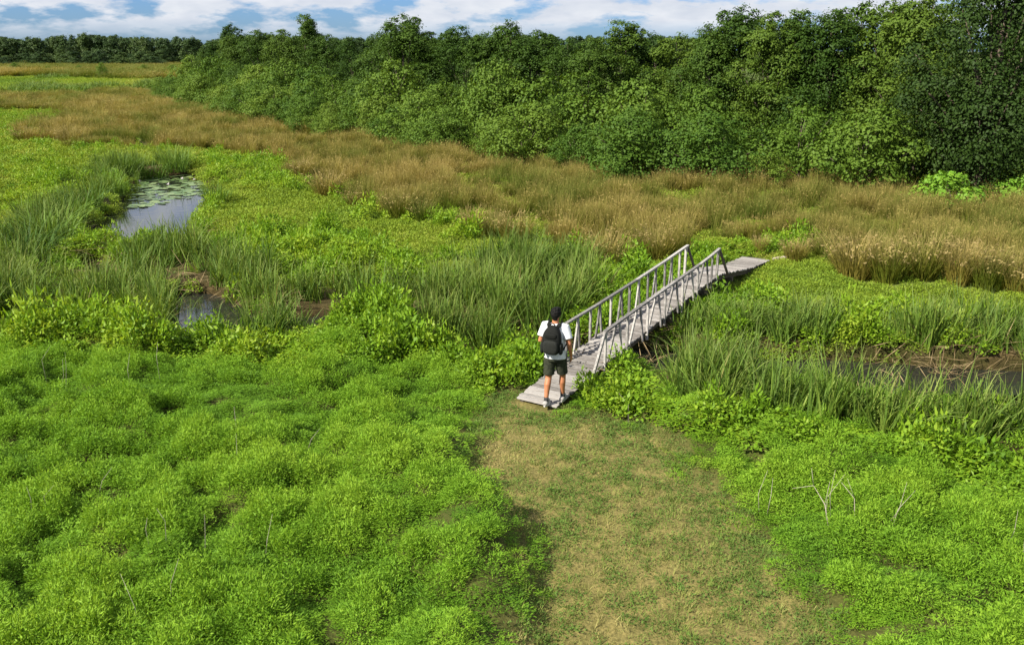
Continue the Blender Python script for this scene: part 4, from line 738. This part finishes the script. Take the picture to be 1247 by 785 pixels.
# keep the face free
hair.v = [(x_, y_, z_ - 0.03) for (x_, y_, z_) in hair.v]
hair.v = [(x_, min(y_, 0.055 + max(0, (z_ - 1.67)) * 1.0), z_) for (x_, y_, z_) in hair.v]
remeshed(hair, 'hair', M_hair, man, 0.007, 2)
sh = MB(); sh.tube([(0, 0.0, 0.845), (0, 0.005, 0.95), (0, 0.008, 1.06), (0, 0.0, 1.2), (0, -0.005, 1.34), (0, -0.008, 1.425), (0, -0.004, 1.468)], [(0.200, 0.145), (0.192, 0.142), (0.180, 0.130), (0.188, 0.134), (0.196, 0.128), (0.155, 0.098), (0.080, 0.078)], 24)
for s_, e_ in ((LS, LE), (RSh, RE)):
    i_ = Vector((s_.x * 0.55, s_.y, s_.z + 0.005)); sh.tube([i_, s_ + Vector((0, 0, -0.005)), s_.lerp(e_, 0.35), s_.lerp(e_, 0.70)], [0.078, 0.080, 0.076, 0.080], 16)
for k in range(7): a = random.random() * 6.28; sh.tube([(0.18 * math.cos(a), 0.13 * math.sin(a), 0.86), (0.182 * math.cos(a + 0.25), 0.128 * math.sin(a + 0.25), 1.0), (0.17 * math.cos(a + 0.5), 0.12 * math.sin(a + 0.5), 1.1)], [0.016, 0.013, 0.006], 6)
remeshed(sh, 't_shirt', M_shirt, man, 0.008, 3)
so = MB(); so.tube([(0, 0.0, 0.80), (0, 0.0, 0.90), (0, 0.005, 0.99)], [(0.172, 0.128), (0.180, 0.132), (0.165, 0.122)], 22)
for h_, k_ in ((LH, LK), (RH, RK)): e_ = h_.lerp(k_, 0.86); so.tube([h_ + Vector((0, 0, 0.02)), h_.lerp(k_, 0.3), h_.lerp(k_, 0.6), e_], [0.108, 0.104, 0.098, 0.097], 18)
remeshed(so, 'shorts', M_short, man, 0.0085, 3)
for a_ in (LA, RA):
    k_ = LK if a_ is LA else RK; up = (k_ - a_).normalized(); MB().tube([a_ + Vector((0, 0, -0.03)), a_ + up * 0.02, a_ + up * 0.065], [0.043, 0.042, 0.043], 14).build('sock', M_sock, man, True)
    f_ = MB(); b = a_ + Vector((0, 0, -0.085 if a_ is LA else -0.09))
    f_.tube([b + Vector((0, -0.085, 0.045)), b + Vector((0, -0.06, 0.05)), b + Vector((0, 0.02, 0.045)), b + Vector((0, 0.11, 0.036)), b + Vector((0, 0.17, 0.028)), b + Vector((0, 0.195, 0.022))], [(0.026, 0.030), (0.040, 0.046), (0.043, 0.044), (0.050, 0.034), (0.044, 0.026), (0.02, 0.014)], 14)
    f_.ell(a_ + Vector((0, -0.01, -0.03)), (0.045, 0.06, 0.045)); shoe = remeshed(f_, 'shoe', M_shoe, man, 0.007, 2)
    so_ = MB(); n_ = 18; P_ = [(0.046 * math.cos(t) * (1.12 if math.sin(t) > 0 else 0.92), 0.052 + 0.142 * math.sin(t)) for t in np.linspace(0, 2 * math.pi, n_, endpoint=False)]
    so_.v = [(b.x + p[0], b.y + p[1], b.z) for p in P_] + [(b.x + p[0], b.y + p[1], b.z + 0.022) for p in P_]; so_.f = [tuple(reversed(range(n_))), tuple(range(n_, 2 * n_))] + [(i, (i + 1) % n_, n_ + (i + 1) % n_, n_ + i) for i in range(n_)]
    so_.build('sole', M_sole, shoe)
pk = empty('backpack', (mg_[0], mg_[1], 0.083), mrz); tag(pk, 'black backpack with a front pocket worn over the white t-shirt', 'backpack')
def rbox(c, size, p=3.2, nu=28, nv=16):
    mb = MB(); b = 0
    def sg(a, e): return math.copysign(abs(a) ** e, a)
    e = 2 / p
    for j in range(nv + 1):
        ph = -math.pi / 2 + math.pi * j / nv
        for i in range(nu):
            th = 2 * math.pi * i / nu; mb.v.append((c[0] + size[0] / 2 * sg(math.cos(ph), e) * sg(math.cos(th), e), c[1] + size[1] / 2 * sg(math.cos(ph), e) * sg(math.sin(th), e), c[2] + size[2] / 2 * sg(math.sin(ph), e)))
    for j in range(nv):
        for i in range(nu): a = j * nu + i; a2 = j * nu + (i + 1) % nu; mb.f.append((a, a2, a2 + nu, a + nu))
    return mb
m_ = rbox((0.005, -0.205, 1.215), (0.325, 0.20, 0.50)); m_.v = [(x_ * (1 - 0.30 * max(0, (z_ - 1.25) / 0.22) ** 1.6), y_ + 0.05 * max(0, (z_ - 1.25) / 0.22), z_) for (x_, y_, z_) in m_.v]; m_.build('main_pouch', M_pack, pk, True)
m_ = rbox((0.005, -0.295, 1.12), (0.27, 0.10, 0.25)); m_.build('front_pocket', M_mesh, pk, True)
m_ = rbox((0.005, -0.275, 1.31), (0.21, 0.07, 0.10)); m_.build('top_pocket', M_pack, pk, True)
for sx in (-1, 1):
    rbox((sx * 0.165, -0.20, 1.08), (0.06, 0.13, 0.20)).build('side_pocket', M_mesh, pk, True)
    MB().tube([(sx * 0.075, -0.125, 1.43), (sx * 0.10, -0.075, 1.475), (sx * 0.115, 0.0, 1.500), (sx * 0.122, 0.075, 1.455), (sx * 0.13, 0.135, 1.36), (sx * 0.145, 0.145, 1.22), (sx * 0.19, 0.06, 1.10), (sx * 0.17, -0.10, 1.03)], [(0.034, 0.012)] * 3 + [(0.032, 0.012)] * 2 + [(0.012, 0.02)] * 3, 10).build('shoulder_strap', M_pack, pk, True)
MB().tube([(-0.04, -0.15, 1.44), (-0.037, -0.155, 1.485), (0.0, -0.158, 1.505), (0.037, -0.155, 1.485), (0.045, -0.15, 1.44)], [0.011] * 5, 8).build('grab_handle', M_pack, pk, True)
MB().tube([(-0.115, -0.285, 1.245), (0, -0.318, 1.262), (0.125, -0.285, 1.245)], [0.006] * 3, 6).build('zip', M_mesh, pk, True)

print('tris', sum(sum(len(p.vertices) - 2 for p in m.polygons) for m in bpy.data.meshes if m.users))
